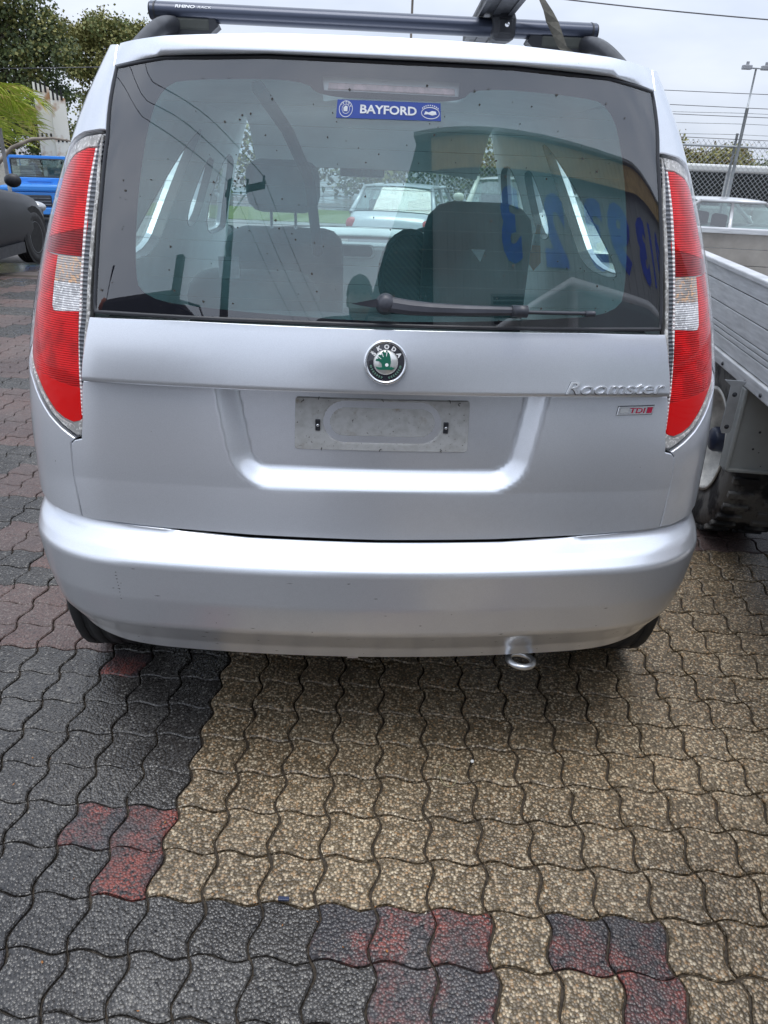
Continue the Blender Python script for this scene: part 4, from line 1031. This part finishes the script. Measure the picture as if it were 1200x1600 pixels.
for z0, z1 in bw_:
    part('end_plank', simple('weathered_board', (.27, .25, .225), .6, .3, sc=6), ut, lambda b: b.box((.03, Y1-.03, z0), (XW-.03, Y1, z1), .003))
part('end_top_rail', ALU, ut, lambda b: b.box((.0, Y1-.045, ZH-.03), (XW, Y1+.012, ZH+.002), .006))
part('tray_floor', ALU, ut, lambda b: b.box((.03, Y0, ZL-.02), (XW-.03, Y1-.03, ZL+.01)))
for x in (.55, 1.35): part('chassis_rail', DARK, ut, lambda b: b.box((x-.04, Y0-1.2, .58), (x+.04, Y1-.2, .72)))
for y in (-1.6, -.8, 0, .9, 1.8): part('cross_member', DARK, ut, lambda b: b.box((.04, y-.03, .69), (XW-.04, y+.03, .742)))
# wheel with deep dish
RIMW = simple('dirty_white_rim', (.62, .60, .55), .5, .1, sc=14, var=.4)
q = Mat('muddy_tyre', (.025, .025, .026), .6)
q.col(q.mix(q.ramp(q.noise(7, detail=6), (.47, (0, 0, 0)), (.56, (1, 1, 1))), (.018, .018, .020), (.15, .145, .135))); q.bump(q.noise(40), .006, .6); MUD = q.m
def dish(parent, x, y, z, side, Rr=.385, wd=.25):
    w = empty('wheel', (x, y, z)); w.parent = parent; M = Rot('Y', 90*side); hw = wd/2; r = .215
    ty = MB(); ty.lathe([(r, -hw*.9), (Rr*.80, -hw*1.02), (Rr*.94, -hw*.98), (Rr, -hw*.75), (Rr, hw*.75), (Rr*.94, hw*.98), (Rr*.80, hw*1.02), (r, hw*.9)], M, 40); ty.build('tyre', MUD, w)
    lg = MB()
    for k in range(36):
        for s in (-1, 1): lg.box((Rr-.008, -.013, s*hw*.2 if s > 0 else -hw*.98), (Rr+.013, .013, hw*.98 if s > 0 else -hw*.2), .003, M @ Rot('Z', 10*k+(5 if s > 0 else 0)))
    lg.build('tread_blocks', MUD, w)['kind'] = 'stuff'
    rm = MB(); rm.lathe([(r, hw*.9), (r+.012, hw*.98), (r-.008, hw*.97), (r-.012, hw*.75), (r-.03, hw*.70), (r-.035, hw*.45), (r-.052, hw*.40), (r-.058, hw*.05), (.135, -hw*.05), (.115, hw*.16), (.085, hw*.18), (.055, hw*.16)], M, 40); rm.build('rim', RIMW, w)
    hb = MB(); hb.lathe([(.056, hw*.15), (.054, hw*.75), (.046, hw*.85), (0, hw*.88)], M, 20); hb.build('hub', simple('hub_navy', (.02, .028, .06), .4), w)
    for k in range(5): part('wheel_nut', STEEL, w, lambda b: b.lathe([(.012, hw*.16), (.012, hw*.36), (0, hw*.38)], M @ Rot('Z', 72*k) @ T(.085, 0, 0), 6))
    for k in range(4): part('rim_slot', DARK, w, lambda b: b.lathe([(.017, 0), (0, .001)], M @ Rot('Z', 90*k+40) @ T(.137, 0, -.0) , 10))
    return w
dish(ut, .19, .42, .385, -1); dish(ut, XW-.19, .42, .385, 1)
part('axle', DARK, ut, lambda b: b.tube([(.28, .42, .385), (XW-.28, .42, .385)], .05, 10))
GREYP = simple('grey_mudguard', (.28, .29, .28), .6, sc=4, var=.15)
mg = part('mudguard', GREYP, ut, lambda b: (b.box((-.012, -.06, .425), (.50, -.045, .742), .004), b.box((-.012, -.075, .425), (.0, .0, .742), .003), b.box((-.012, -.075, .425), (.50, -.045, .437), .003)))
def spots(b):
    r = random.Random(9)
    for _ in range(22): x, z, t = r.uniform(.03, .45), r.uniform(.45, .68), r.uniform(.002, .0055); b.add([(x+t*cos(k*1.05), -.0612, z+t*sin(k*1.05)) for k in range(6)], [range(6)])
tag(part('mud_spots', BLACKPL, mg, spots), kind='stuff')
br = part('galvanised_bracket', STEEL, ut, lambda b: b.prism([(-.070, -.150), (-.062, -.165), (-.040, -.165), (-.032, -.150), (-.032, .015), (-.02, .03), (-.095, .03), (-.070, .01)], .006, T(.0, -.085, .745) @ Rot('X', 90)))
for z in (.605, .725): part('bracket_bolt', BLACKPL, br, lambda b: b.lathe([(.009, .006), (0, .009)], T(-.051, -.085, z) @ Rot('X', 90), 8))
part('bent_tube', GREYP, ut, lambda b: b.tube([(.12, -.42, .75), (.10, -.40, .66), (.12, -.40, .59), (.20, -.40, .56), (.42, -.40, .55)], .022, 10))
# cab (mostly out of frame, near side)
CABP = paint('cab_white', (.62, .63, .63), .1, .35, False)
part('cab', CABP, ut, lambda b: (b.box((.10, -4.3, .45), (1.85, -2.45, 1.15), .08)))
part('cab_roof', CABP, ut, lambda b: b.box((.22, -3.9, 1.68), (1.73, -2.5, 1.76), .035))
for x in (.22, 1.73):
    for y in (-2.55, -3.3, -3.95): part('cab_pillar', CABP, ut, lambda b: b.tube([(x-.0, y, 1.13), (x, y*.98, 1.70)], .035, 6))
part('cab_glass', WGL, ut, lambda b: (b.add([(.24, -2.5, 1.14), (1.71, -2.5, 1.14), (1.71, -2.5, 1.70), (.24, -2.5, 1.70)], [range(4)])))
for x in (.28, 1.67): dish(ut, x, -3.9, .37, -1 if x < 1 else 1, .37)

# van beyond the fence
VP = paint('van_white', (.66, .67, .64), .0, .35, False)
VG = thin_glass('van_glass', (.10, .11, .11), .08)
vn = empty('delivery_van', (4.0, 20.6, -.80), 0, 'long white roofed van with dark side windows beyond the wire fence', 'van')
part('lower_body', VP, vn, lambda b: b.box((0, 0, .35), (11.5, 1.9, 1.36), .08))
part('roof', VP, vn, lambda b: b.box((-.05, -.06, 2.12), (11.55, 1.96, 2.30), .05))
for x in (0, 4.25, 8.2, 11.3): part('window_pillar', VP, vn, lambda b: b.box((x, .0, 1.36), (x+.20, 1.9, 2.12), .01))
for x0, x1 in ((.20, 4.25), (4.45, 8.2), (8.4, 11.3)):
    part('side_window', VG, vn, lambda b: b.box((x0, .03, 1.36), (x1, .04, 2.12))); part('side_window', VG, vn, lambda b: b.box((x0, 1.86, 1.36), (x1, 1.87, 2.12)))
    part('load_cover', TRIMD, vn, lambda b: b.box((x0+.2, .7, .9), (x1-.2, 1.5, 2.0), .1))
for x in (1.4, 9.8):
    for y in (.08, 1.82): wheel(vn, x, y, .34, .34, .22, 1).rotation_euler = (0, 0, R(-90 if y < 1 else 90))

# ------------------------------------------------------------------ fence, pole, wires
GAL = simple('galvanised_pipe', (.40, .42, .43), .5, .5)
FN = empty('wire_fence', (1.2, 17.6, gz(0, 17.6)), R(-1.5), 'chain link fence with top rail and barbed wire behind the white sedan', 'fence')
part('top_rail', GAL, FN, lambda b: b.tube([(-1, 0, 2.50), (16, 0, 2.50)], .022, 8))
for k in range(6): part('post', GAL, FN, lambda b: b.tube([(-3.45+3.1*k+3.1, .04, 0), (-3.45+3.1*k+3.1, .04, 2.75)], .028, 8))
def links(b):
    h0, h1, x0, x1, p = .05, 2.62, -1., 16., .105; Hh = h1-h0; n = int((x1-x0+Hh)/p); r = .0042
    for s in (1, -1):
        for k in range(n):
            xa = x0-Hh+k*p if s > 0 else x0+k*p
            xb = xa+Hh*s; za, zb = h0, h1
            def clip(xa, za, xb, zb):
                t0, t1 = 0, 1
                for lim, sg in ((x0, 1), (x1, -1)):
                    d = (xb-xa)*sg; q_ = (lim-xa)*sg
                    if abs(d) < 1e-9: continue
                    t = q_/d
                    if d > 0: t0 = max(t0, t)
                    else: t1 = min(t1, t)
                return (t0, t1)
            t0, t1 = clip(xa, za, xb, zb)
            if t1 <= t0+.01: continue
            A_, B_ = (xa+(xb-xa)*t0, za+(zb-za)*t0), (xa+(xb-xa)*t1, za+(zb-za)*t1)
            b.tube([(A_[0], .003*s, A_[1]), (B_[0], .003*s, B_[1])], r, 3, False, smooth=False)
tag(part('wire_mesh', GAL, FN, links), kind='stuff')
for k in range(3): part('barbed_wire', GAL, FN, lambda b: b.tube([(-1+.5*i, .06+.04*k, 2.72+.20*k+.01*sin(i)) for i in range(35)], .006, 4))
lp = empty('floodlight_pole', (7.06, 17.3, gz(0, 17.3)), 0, 'tall thin steel pole with two small floodlights beside the wire fence', 'lamp post')
part('lower_pole', GAL, lp, lambda b: b.tube([(0, 0, 0), (0, 0, 3.18)], .033, 10))
part('upper_pole', GAL, lp, lambda b: b.tube([(0, 0, 3.15), (0, 0, 3.88)], .020, 8))
part('cross_arm', GAL, lp, lambda b: b.tube([(-.20, 0, 3.88), (.24, 0, 3.88)], .016, 6))
for s in (-1, 1): part('floodlight', simple('flood_grey', (.30, .31, .33), .5), lp, lambda b: (b.box((s*.19-.09, -.07, 3.85), (s*.19+.09, .05, 3.93), .015), b.box((s*.19-.02, -.02, 3.93), (s*.19+.03, .02, 3.99))))
WR_ = simple('cable', (.10, .10, .11), .6)
def cable(label, a, c, sag, r, group=None):
    a, c = Vector(a), Vector(c); o = part('overhead_cable', WR_, None, lambda b: b.tube([a.lerp(c, t/24)-Vector((0, 0, sag*4*(t/24)*(1-t/24))) for t in range(25)], r, 5))
    tag(o, label, 'cable', group)
for k, (z, z2) in enumerate(((10.0, 8.7), (9.2, 8.1), (8.6, 7.9), (7.3, 6.9), (6.6, 5.4))):
    cable(['topmost', 'second', 'third', 'fourth', 'lowest'][k]+' of the thin power lines crossing the sky above the right fence', (6, 55, 1.45+(z-6)*.95+.6), (55, 42, 1.45+(z2-6)*1.2+.6), 0.3, .020, 'power lines above the right fence')
cable('single power line crossing in front of the trees on the left', (-30, 26, 2.68), (-5, 26, 3.69), .1, .013)
cable('overhead cable crossing the top right corner of the sky', (0, 14, 3.90), (9.5, 14, 3.50), .1, .010)

# ------------------------------------------------------------------ vegetation and left background
def leafmat(name, a, c):
    q = Mat(name, a, .7); P = q.pos('World')
    q.col(q.mix(q.ramp(q.noise(.9, P, 4), (.3, (0, 0, 0)), (.7, (1, 1, 1))), a, c))
    q.b.inputs['Subsurface Weight'].default_value = 0; return q.m
LG = leafmat('leaf_dark', (.055, .080, .035), (.10, .125, .050)); LO = leafmat('leaf_olive', (.17, .175, .055), (.28, .26, .085)); LL = leafmat('leaf_light', (.09, .13, .04), (.16, .18, .065))
LB = leafmat('leaf_brownish', (.16, .11, .05), (.22, .15, .07)); BARK = simple('pale_bark', (.23, .20, .165), .85, sc=5, var=.4); PALMG = leafmat('palm_green', (.24, .34, .02), (.38, .42, .05)); PALMD = leafmat('palm_tip', (.42, .36, .08), (.50, .42, .13))
def crown(b, blobs, n, ls, r, ncl=40, spread=.16):
    tot = sum(c[3]*c[4]*c[5] for c in blobs)
    for (x, y, z, a, c_, h) in blobs:
        k = int(n*(a*c_*h)/tot); nc = max(6, int(ncl*(a*c_*h)/tot)); cl = []
        for _ in range(nc):
            v = Vector((r.gauss(0, 1), r.gauss(0, 1), r.gauss(0, 1))).normalized()*r.uniform(.45, 1.0)
            cl.append((Vector((x+v.x*a, y+v.y*c_, z+v.z*h)), r.randrange(10)))
        for _ in range(k):
            p, ci = r.choice(cl); sc = spread*(a+c_+h)/1.2
            q = p+Vector((r.gauss(0, sc), r.gauss(0, sc), r.gauss(0, sc*.75)))
            d = Vector((r.gauss(0, 1), r.gauss(0, 1), r.gauss(-.3, .8))).normalized(); e = d.orthogonal().normalized(); e = Matrix.Rotation(r.uniform(0, 6.28), 3, d) @ e
            l_ = ls*r.uniform(.6, 1.4); w = l_*.38
            b.cur = (ci+r.choice((0, 0, 0, 1))) % 3
            b.add([q-e*0, q+d*l_*.5+e*w, q+d*l_, q+d*l_*.5-e*w], [(0, 1, 2, 3)])
def tree(label, loc, blobs, trunk, n, ls, mats, seed, group=None, ncl=40, tr=.22, sp=.16):
    r = random.Random(seed); t = empty('tree', loc, 0, label, 'tree', group)
    def tk(b):
        top = Vector(trunk); pts = [Vector((0, 0, 0)), top*.35+Vector((.1, 0, 0)), top*.7+Vector((-.1, .1, 0)), top]; b.tube(pts, [tr, tr*.8, tr*.6, tr*.35], 8)
        for (x, y, z, a, c_, h) in blobs:
            for _ in range(3):
                s0 = top*r.uniform(.45, .95); e = Vector((x+r.uniform(-.6, .6)*a, y+r.uniform(-.5, .5)*c_, z+r.uniform(-.3, .7)*h)); mid = s0.lerp(e, .5)+Vector((r.uniform(-.3, .3), 0, r.uniform(-.1, .4)))
                b.tube([s0, mid, e], [tr*.38, tr*.24, tr*.07], 6)
    part('trunk', BARK, t, tk); part('crown', mats, t, lambda b: crown(b, blobs, n, ls, r, ncl, sp))
    return t
tree('tall dark eucalypt filling the upper left corner', (-12.9, 27, -.8), [(-1.4, 0, 5.9, 1.9, 1.6, 1.5), (.6, 0, 6.2, 1.25, 1.5, 1.3), (1.15, 0, 4.7, .95, 1.3, 1.1), (-.4, 0, 4.2, 1.4, 1.5, 1.2), (1.5, 0, 3.3, .8, 1.1, .9), (1.75, 0, 5.2, .7, 1.1, .9), (.2, 0, 2.6, 1.2, 1.3, 1.0), (-2, 0, 3.2, 1.4, 1.5, 1.8), (1.3, 0, 1.9, .8, 1.1, .9)], (0, 0, 5.6), 44000, .115, [LG, LL, LO], 1, ncl=520, tr=.15, sp=.075)
tree('rounded olive gum tree left of the silver car roof', (-12.0, 36, -.8), [(-1.3, 0, 6.1, .9, 1.2, .55), (-.1, 0, 6.3, 1.1, 1.2, .6), (1.1, 0, 6.15, .85, 1.2, .45), (-1.5, 0, 5.1, .9, 1.2, .6), (.1, 0, 5.3, 1.0, 1.2, .5), (-1.0, 0, 3.6, .9, 1.1, .6), (-.2, 0, 4.3, .6, 1., .4), (-1.6, 0, 2.4, .9, 1.1, .6)], (-.3, 0, 5.6), 26000, .115, [LO, LO, LL], 2, ncl=300, tr=.12, sp=.085)
tree('low brown green tree behind the wire fence by the car', (13.0, 36, -.8), [(-1.7, 0, 2.6, 1.0, 1.2, .85), (-.5, 0, 2.2, .9, 1.2, .75), (.6, 0, 2.5, .7, 1.2, .6), (1.5, 0, 2.45, .8, 1.2, .65), (-3, 0, 2.6, 1.0, 1.4, 1.0)], (.0, 0, 2.0), 15000, .12, [LO, LB, LO], 3, ncl=150, tr=.12, sp=.10)
tree('small green tree behind the wire fence at the right edge', (16.8, 38, -.8), [(-.6, 0, 1.9, .9, 1.2, .55), (.9, 0, 2.3, 1.2, 1.2, .7), (2.6, 0, 2.6, 1.2, 1.4, .9)], (.3, 0, 1.9), 8000, .12, [LL, LL, LG], 4, ncl=90, tr=.1, sp=.10)
HG = tag(part('hedge', [LG, LL, LO], None, lambda b: crown(b, [(x, 44, 1.2, 2.6, 1.5, 2.0) for x in range(-12, 12, 3)], 16000, .22, random.Random(8), 260, .10)), 'distant row of hedge trees seen through the windscreen', 'hedge')
HG['kind'] = 'stuff'
tag(part('grass_verge', simple('mown_grass', (.10, .14, .03), .9, sc=3), None, lambda b: b.box((-14, 27, -.86), (16, 33, -.775))), kind='structure')
tag(part('road', simple('pale_road', (.21, .21, .20), .8, sc=2), None, lambda b: b.box((-14, 20.8, -.86), (3.5, 26.9, -.785))), kind='structure')

# palm
pm = empty('palm_tree', (-11.75, 23.2, -.8), 0, 'bright yellow green palm at the left edge', 'palm tree')
part('trunk', BARK, pm, lambda b: b.tube([(0, 0, 0), (.1, 0, 1.6), (0, 0, 3.0)], [.16, .13, .12], 10))
def frond(b, a, el, ln, r):
    d = Vector((cos(a), sin(a), 0)); p = Vector((0, 0, 3.0)); pts = []
    for k in range(15):
        t = k/14; pts.append(p+d*(ln*(t-.12*t*t))+Vector((0, 0, ln*(el*t-1.05*t*t))))
    b.cur = 0; b.tube(pts, [.018*(1-.8*k/14) for k in range(15)], 4, False)
    sd = Vector((-d.y, d.x, 0))
    for k in range(2, 42):
        t = k/42; i = min(13, int(t*14)); q = pts[i].lerp(pts[i+1], t*14-i)
        for s in (-1, 1):
            l_ = .66*sin(min(1, t*1.5+.15)*pi*.62)*r.uniform(.8, 1.1); e = (sd*s*.75+d*.55+Vector((0, 0, r.uniform(-.55, .15)))).normalized(); w = Vector((0, 0, .014))+d*.010
            b.cur = 1 if r.random() < .25 else 0
            b.add([q-w, q+w, q+e*l_*.6+w*.7-Vector((0, 0, .03)), q+e*l_-Vector((0, 0, .13)), q+e*l_*.6-w*.7-Vector((0, 0, .03))], [range(5)])
for k in range(26):
    r_ = random.Random(100+k); part('frond', [PALMG, PALMD], pm, frond, k*2.4+r_.uniform(-.2, .2), r_.uniform(.35, 1.25), r_.uniform(1.4, 2.0), r_)
DF = tag(part('bare_branch', BARK, None, lambda b: b.tube([(-7.75, 15.2, .5), (-7.5, 15.2, 1.0), (-7.2, 15.2, 1.27), (-6.8, 15.2, 1.43), (-6.4, 15.2, 1.46), (-6.05, 15.2, 1.42), (-5.7, 15.2, 1.25)], [.045, .04, .035, .03, .022, .015, .006], 8)), 'bare brown arching branch below the palm', 'branch')

# two leaning rusty white panels
q = Mat('rusty_white_panel', (.6, .58, .5), .6)
q.col(q.mix(q.ramp(q.noise(2.6, detail=7), (.52, (0, 0, 0)), (.68, (1, 1, 1))), (.72, .70, .63), (.36, .19, .09))); RWP = q.m
def lean(label, x, y, w, h, ang, t2):
    o = empty('rusty_sheet', (x, y, gz(0, y)), R(10), label, 'steel sheet', 'two tall rusty white panels'); o.rotation_euler = (R(-4), R(ang), R(12))
    part('sheet', RWP, o, lambda b: b.prism([(-w/2, 0), (w/2, 0), (w/2-.02, h-t2), (-w/2+.02, h)], .06, Rot('X', 90)))
    for zz in (.28, .45, .62, .93):
        for xx in (-.26, 0, .26): part('slot', DARK, o, lambda b: b.box((xx*w-.025, -.075, zz*h), (xx*w+.025, -.058, zz*h+(.05 if zz < .9 else .16)*h*.5)))
lean('left one of two tall rusty white steel panels', -10.30, 24, .46, 3.70, 0, .12)
lean('right one of two tall rusty white steel panels', -9.85, 24, .43, 3.50, 0, .2)
TP = simple('pale_tarp', (.46, .43, .37), .85, sc=3, var=.25)
tag(part('covered_heap', TP, None, lambda b: b.grid(lambda u, v: Vector((-15.2+4.4*u, 23+2*v, -.8+1.80*sin(pi*min(1, max(0, v+.0))**.7)**.5*(.92+.08*sin(u*17+v*5))*(1-.25*max(0, u-.8)*5*.2))), 24, 12)), 'pale sheet covered heap behind the left steel post', 'heap')
tag(part('steel_post', GAL, None, lambda b: b.tube([(-6.3, 13.0, gz(0, 13)), (-6.3, 13.0, 1.57)], .03, 10)), 'thin galvanised post standing at the left edge by the blue truck', 'post')

# ------------------------------------------------------------------ behind the photographer (what the rear window mirrors)
WB = -8.0
sh = empty('warehouse', (1.7, WB, 0), R(24.4), 'grey corrugated warehouse with blue digits mirrored in the rear window', 'building')
CORR = simple('grey_cladding', (.37, .385, .375), .6, .0, sc=.7, var=.15)
def corr(b, x0, x1, z0, z1, pitch, dep, y):
    prof = []; x = x0
    while x < x1: prof += [(x, 0), (x+pitch*.55, 0), (x+pitch*.66, dep), (x+pitch*.89, dep)]; x += pitch
    vs = [(px_, y+d, z) for z in (z0, z1) for px_, d in prof]; n = len(prof)
    b.add(vs, [[i, i+1, n+i+1, n+i] for i in range(n-1)])
part('wall_cladding', CORR, sh, corr, 0.05, 26, 0, 5.75, .19, .03, 0)
part('side_wall', CORR, sh, lambda b: b.box((.0, -14, 0), (.04, 0, 6.02)))
part('roof', CORR, sh, lambda b: b.box((-.02, -14, 6.02), (26, .30, 6.08)))
part('fascia', simple('ochre_fascia', (.62, .43, .18), .6), sh, corr, .45, 26, 5.52, 6.0, .12, .015, .20)
part('corner_trim', DARK, sh, lambda b: b.box((.0, -.02, 0), (.42, .07, 6.02)))
part('side_wing', simple('dark_lean_to', (.035, .04, .042), .7), sh, lambda b: b.prism([(0.42, 0), (0.42, 6.0), (.0, 6.02), (-.89, 4.44), (-1.29, 3.59), (-3.0, .0)], .5, T(0, .055, 0) @ Rot('X', 90)))
DIG = simple('painted_blue', (.012, .07, .60), .5)
for ch, x, dz in (('3', 2.44, .02), ('2', 3.55, -.02), ('3', 4.6, .0), ('9', 5.25, .0), ('3', 5.95, -.12), ('1', 6.6, -.1), ('0', 7.5, -.1)):
    vs, fs = text_mesh(ch, size=1.42, bold=.075); mx_ = max(v.y for v in vs); kx = 1.0
    part('wall_digit', DIG, sh, lambda b: b.add([(x-v.x*.74, .036, 4.74+dz+v.y*1.02) for v in vs], fs))
vt = part('louvre_vent', simple('vent_frame', (.20, .22, .22), .5), sh, lambda b: b.box((1.85, .03, 3.15), (3.0, .06, 3.72)))
for k in range(7): part('louvre', DARK, vt, lambda b: b.box((1.91, .058, 3.20+.072*k), (2.94, .066, 3.245+.072*k)))
up_ = empty('utility_pole', (-4.85, -14.2, 0), 0, 'dark utility pole with cross arm mirrored in the left of the rear window', 'utility pole')
TIM = simple('dark_timber', (.035, .03, .028), .8)
part('pole', TIM, up_, lambda b: b.tube([(.2, 0, 0), (.05, 0, 5), (-.1, 0, 7.0), (-.42, 0, 8.45)], [.20, .17, .16, .14], 10))
part('cross_arm', TIM, up_, lambda b: b.box((-.55, -.06, 8.05), (1.15, .06, 8.20)))
part('arm_brace', TIM, up_, lambda b: b.tube([(-.2, 0, 7.5), (.45, 0, 8.1)], .04, 5))
for x in (-.4, .35, 1.05): part('insulator', BLACKPL, up_, lambda b: b.tube([(x, 0, 8.2), (x, 0, 8.36)], .05, 6))
for k, x in enumerate((-5.2, -4.5, -3.8)):
    for a, c_ in (((-13.5+.7*k, 9.5, 8.6), (x, -14.2, 8.34)), ((x, -14.2, 8.34), (-3.2+1.5*k, -42, 9.6))):
        cable(['first', 'second', 'third'][k]+(' wire from the left' if a[1] > 0 else ' wire from the right')+' on the mirrored pole, arriving from '+('overhead' if a[1] > 0 else 'far behind'), a, c_, .35, .010, 'mirrored power lines')
bb = empty('truck_body', (-3.15, -3.6, 0), 0, 'black boxed truck body mirrored low in the left of the rear window', 'truck')
part('box', DARK, bb, lambda b: (b.box((-.85, -1.8, .7), (.52, 0, 2.72), .06)))
part('corner_stake', DARK, bb, lambda b: b.box((.50, -.12, .7), (.60, 0, 3.06)))
part('ladder_frame', BLACKPL, bb, lambda b: (b.tube([(.6, -.05, 2.38), (1.2, -.05, 2.28), (1.62, -.05, 2.22), (1.72, -.05, 2.0), (1.72, -.05, .8)], .03, 8), b.tube([(.6, -.05, 2.6), (.95, -.05, 2.52), (1.15, -.05, 2.2), (1.2, -.05, .8)], .014, 6), b.tube([(.6, -.05, 2.55), (.85, -.05, 2.45), (1.02, -.05, 2.2), (1.05, -.05, .8)], .014, 6)))
part('marker_pole', BLACKPL, bb, lambda b: b.tube([(-.72, -.1, 2.7), (-.64, -.1, 3.12)], .02, 6))
part('beacon', simple('rust_orange', (.35, .08, .03), .6), bb, lambda b: b.ball((-.95, -.2, 2.72), (.22, .15, .09)))
part('chassis', DARK, bb, lambda b: b.box((-.7, -1.9, .45), (.45, .1, .7)))
for x in (-.6, .4):
    for y in (-.3, -1.5): wheel(bb, x, y, .38, .38, .24, 1 if x > 0 else -1)

# ------------------------------------------------------------------ the photographer (seen only mirrored)
PE = empty('person', (.0, -.445, 0), 0, 'person in a black cap and dark jacket holding up a phone, mirrored in the glass', 'person')
CLO = simple('dark_jacket', (.016, .017, .020), .85); SKIN = simple('skin', (.36, .22, .16), .55, var=.08); TRO = simple('dark_trousers', (.03, .032, .04), .85)
def skin(name, V, E_, mat, sub=2, root=0):
    me = bpy.data.meshes.new(name); me.from_pydata([v[0] for v in V], E_, []); me.materials.append(mat)
    o = link(name, me, PE); md = o.modifiers.new('s', 'SKIN'); md.use_smooth_shade = True
    for i, v in enumerate(V):
        rr_ = v[1] if isinstance(v[1], tuple) else (v[1], v[1]); me.skin_vertices[0].data[i].radius = rr_; me.skin_vertices[0].data[i].use_root = (i == root)
    o.modifiers.new('u', 'SUBSURF').levels = sub; o.modifiers['u'].render_levels = sub; return o
V = [((0, 0, .98), (.17, .12)), ((0, 0, 1.12), (.155, .11)), ((0, .01, 1.30), (.175, .12)), ((0, .0, 1.53), (.21, .10)), ((0, .02, 1.585), (.08, .08)), ((0, .045, 1.60), (.058, .058)), ((0, .045, 1.66), (.085, .095)), ((0, .045, 1.73), (.06, .07))]
E2 = [(0, 1), (1, 2), (2, 3), (3, 4), (4, 5), (5, 6), (6, 7)]
for s in (-1, 1):
    b0 = len(V)
    V += [((s*.235, 0, 1.545), (.085, .08)), ((s*.25, .04, 1.32), (.055, .055)), ((s*.265, .09, 1.19), (.046, .046)), ((s*.17, .22, 1.29), (.038, .038)), ((s*.075, .345, 1.385), (.027, .030)), ((s*.062, .375, 1.405), (.020, .035))]
    E2 += [(3, b0), (b0, b0+1), (b0+1, b0+2), (b0+2, b0+3), (b0+3, b0+4), (b0+4, b0+5)]
    b0 = len(V)
    V += [((s*.10, 0, .90), (.095, .10)), ((s*.115, .02, .50), (.06, .065)), ((s*.12, -.01, .12), (.042, .045)), ((s*.125, .02, .05), (.045, .04)), ((s*.13, .14, .035), (.042, .03))]
    E2 += [(0, b0), (b0, b0+1), (b0+1, b0+2), (b0+2, b0+3), (b0+3, b0+4)]
bo = skin('body', V, E2, CLO)
part('face', SKIN, PE, lambda b: (b.ball((0, .085, 1.675), (.072, .082, .108), 20, 14), b.ball((0, .170, 1.665), (.013, .018, .020)), b.ball((-.074, .07, 1.67), (.012, .02, .03)), b.ball((.074, .07, 1.67), (.012, .02, .03))))
part('eyes', Mat('eye', (.03, .02, .02), .2).m, PE, lambda b: [b.ball((s*.030, .160, 1.685), (.012, .007, .007)) for s in (-1, 1)])
part('mouth', simple('lips', (.30, .12, .10), .5), PE, lambda b: b.ball((0, .158, 1.628), (.024, .008, .006)))
cp = part('cap', DARK, PE, lambda b: (b.grid(lambda u, v: Vector((.088*cos(2*pi*u)*cos(v*pi/2), .065+.105*sin(2*pi*u)*cos(v*pi/2), 1.700+.095*sin(v*pi/2))), 28, 8), b.ball((.0, .065, 1.795), .008)))
part('peak', DARK, cp, lambda b: b.grid(lambda u, v: Vector(((2*u-1)*.075*(1-.25*v), .14+.10*v*(1-.5*abs(2*u-1)**2), 1.712-.012*v-.02*abs(2*u-1)**2)), 10, 4))
ph = tag(part('phone', Mat('phone_glass', (.01, .01, .012), .15, 0, Coat_Weight=1).m, None, lambda b: b.box((-.036, -.020, 1.335), (.036, -.011, 1.485), .004)), 'dark phone held up in both hands by the person', 'phone')
for s in (-1, 1):
    hd = part('hand', SKIN, PE, lambda b: b.ball((s*.050, .385, 1.405), (.014, .022, .040), 14, 10))
    for k in range(4):
        z = 1.375+.020*k; ln_ = (.022, .028, .030, .026)[k]
        part('finger', SKIN, hd, lambda b: b.tube([(s*.052, .380, z), (s*.046, .402+.0, z+.002), (s*.040, .4125, z+.003), (s*(.040-ln_), .4145, z+.004)], [.009, .0085, .008, .006], 8))
    part('thumb', SKIN, hd, lambda b: b.tube([(s*.048, .370, 1.385), (s*.040, .382, 1.405), (s*.022, .390, 1.425)], [.011, .010, .008], 8))

# debris on the pavers
def leaf_bits(b):
    r = random.Random(21)
    for _ in range(70):
        x, y, t = r.uniform(-1.5, 1.2), r.uniform(.7, 1.5), r.uniform(.002, .005); a = r.uniform(0, 3)
        b.cur = r.randrange(2); b.add([(x+t*cos(a+k*1.57)*(1 if k % 2 else .5), y+t*sin(a+k*1.57)*(1 if k % 2 else .5), .0025+.001*k) for k in range(4)], [range(4)])
tag(part('litter', [simple('dry_leaf', (.36, .15, .04), .8), simple('pale_grit', (.5, .45, .36), .8)], None, leaf_bits), 'tiny orange leaf crumbs and grit scattered on the pavers', 'litter', kind='stuff')
tag(part('plastic_scrap', simple('scrap_dark', (.02, .03, .07), .3), None, lambda b: b.box((-.192, 1.055, .003), (-.168, 1.064, .008), .001, None)), 'small dark blue plastic scrap lying on a tan paver', 'scrap')
tag(part('pebble', simple('white_pebble', (.7, .7, .68), .5), None, lambda b: b.ball((.262, 1.483, .005), (.005, .005, .004))), 'tiny white pebble in a joint of the tan pavers', 'pebble')
tag(part('wire_loop', simple('pale_wire', (.32, .28, .16), .5), None, lambda b: b.tube([(.195+.022*cos(a*.5), 1.43+.038*sin(a*.5), .005) for a in range(13)], .0010, 5)), 'thin pale wire loop lying on the tan pavers', 'wire')
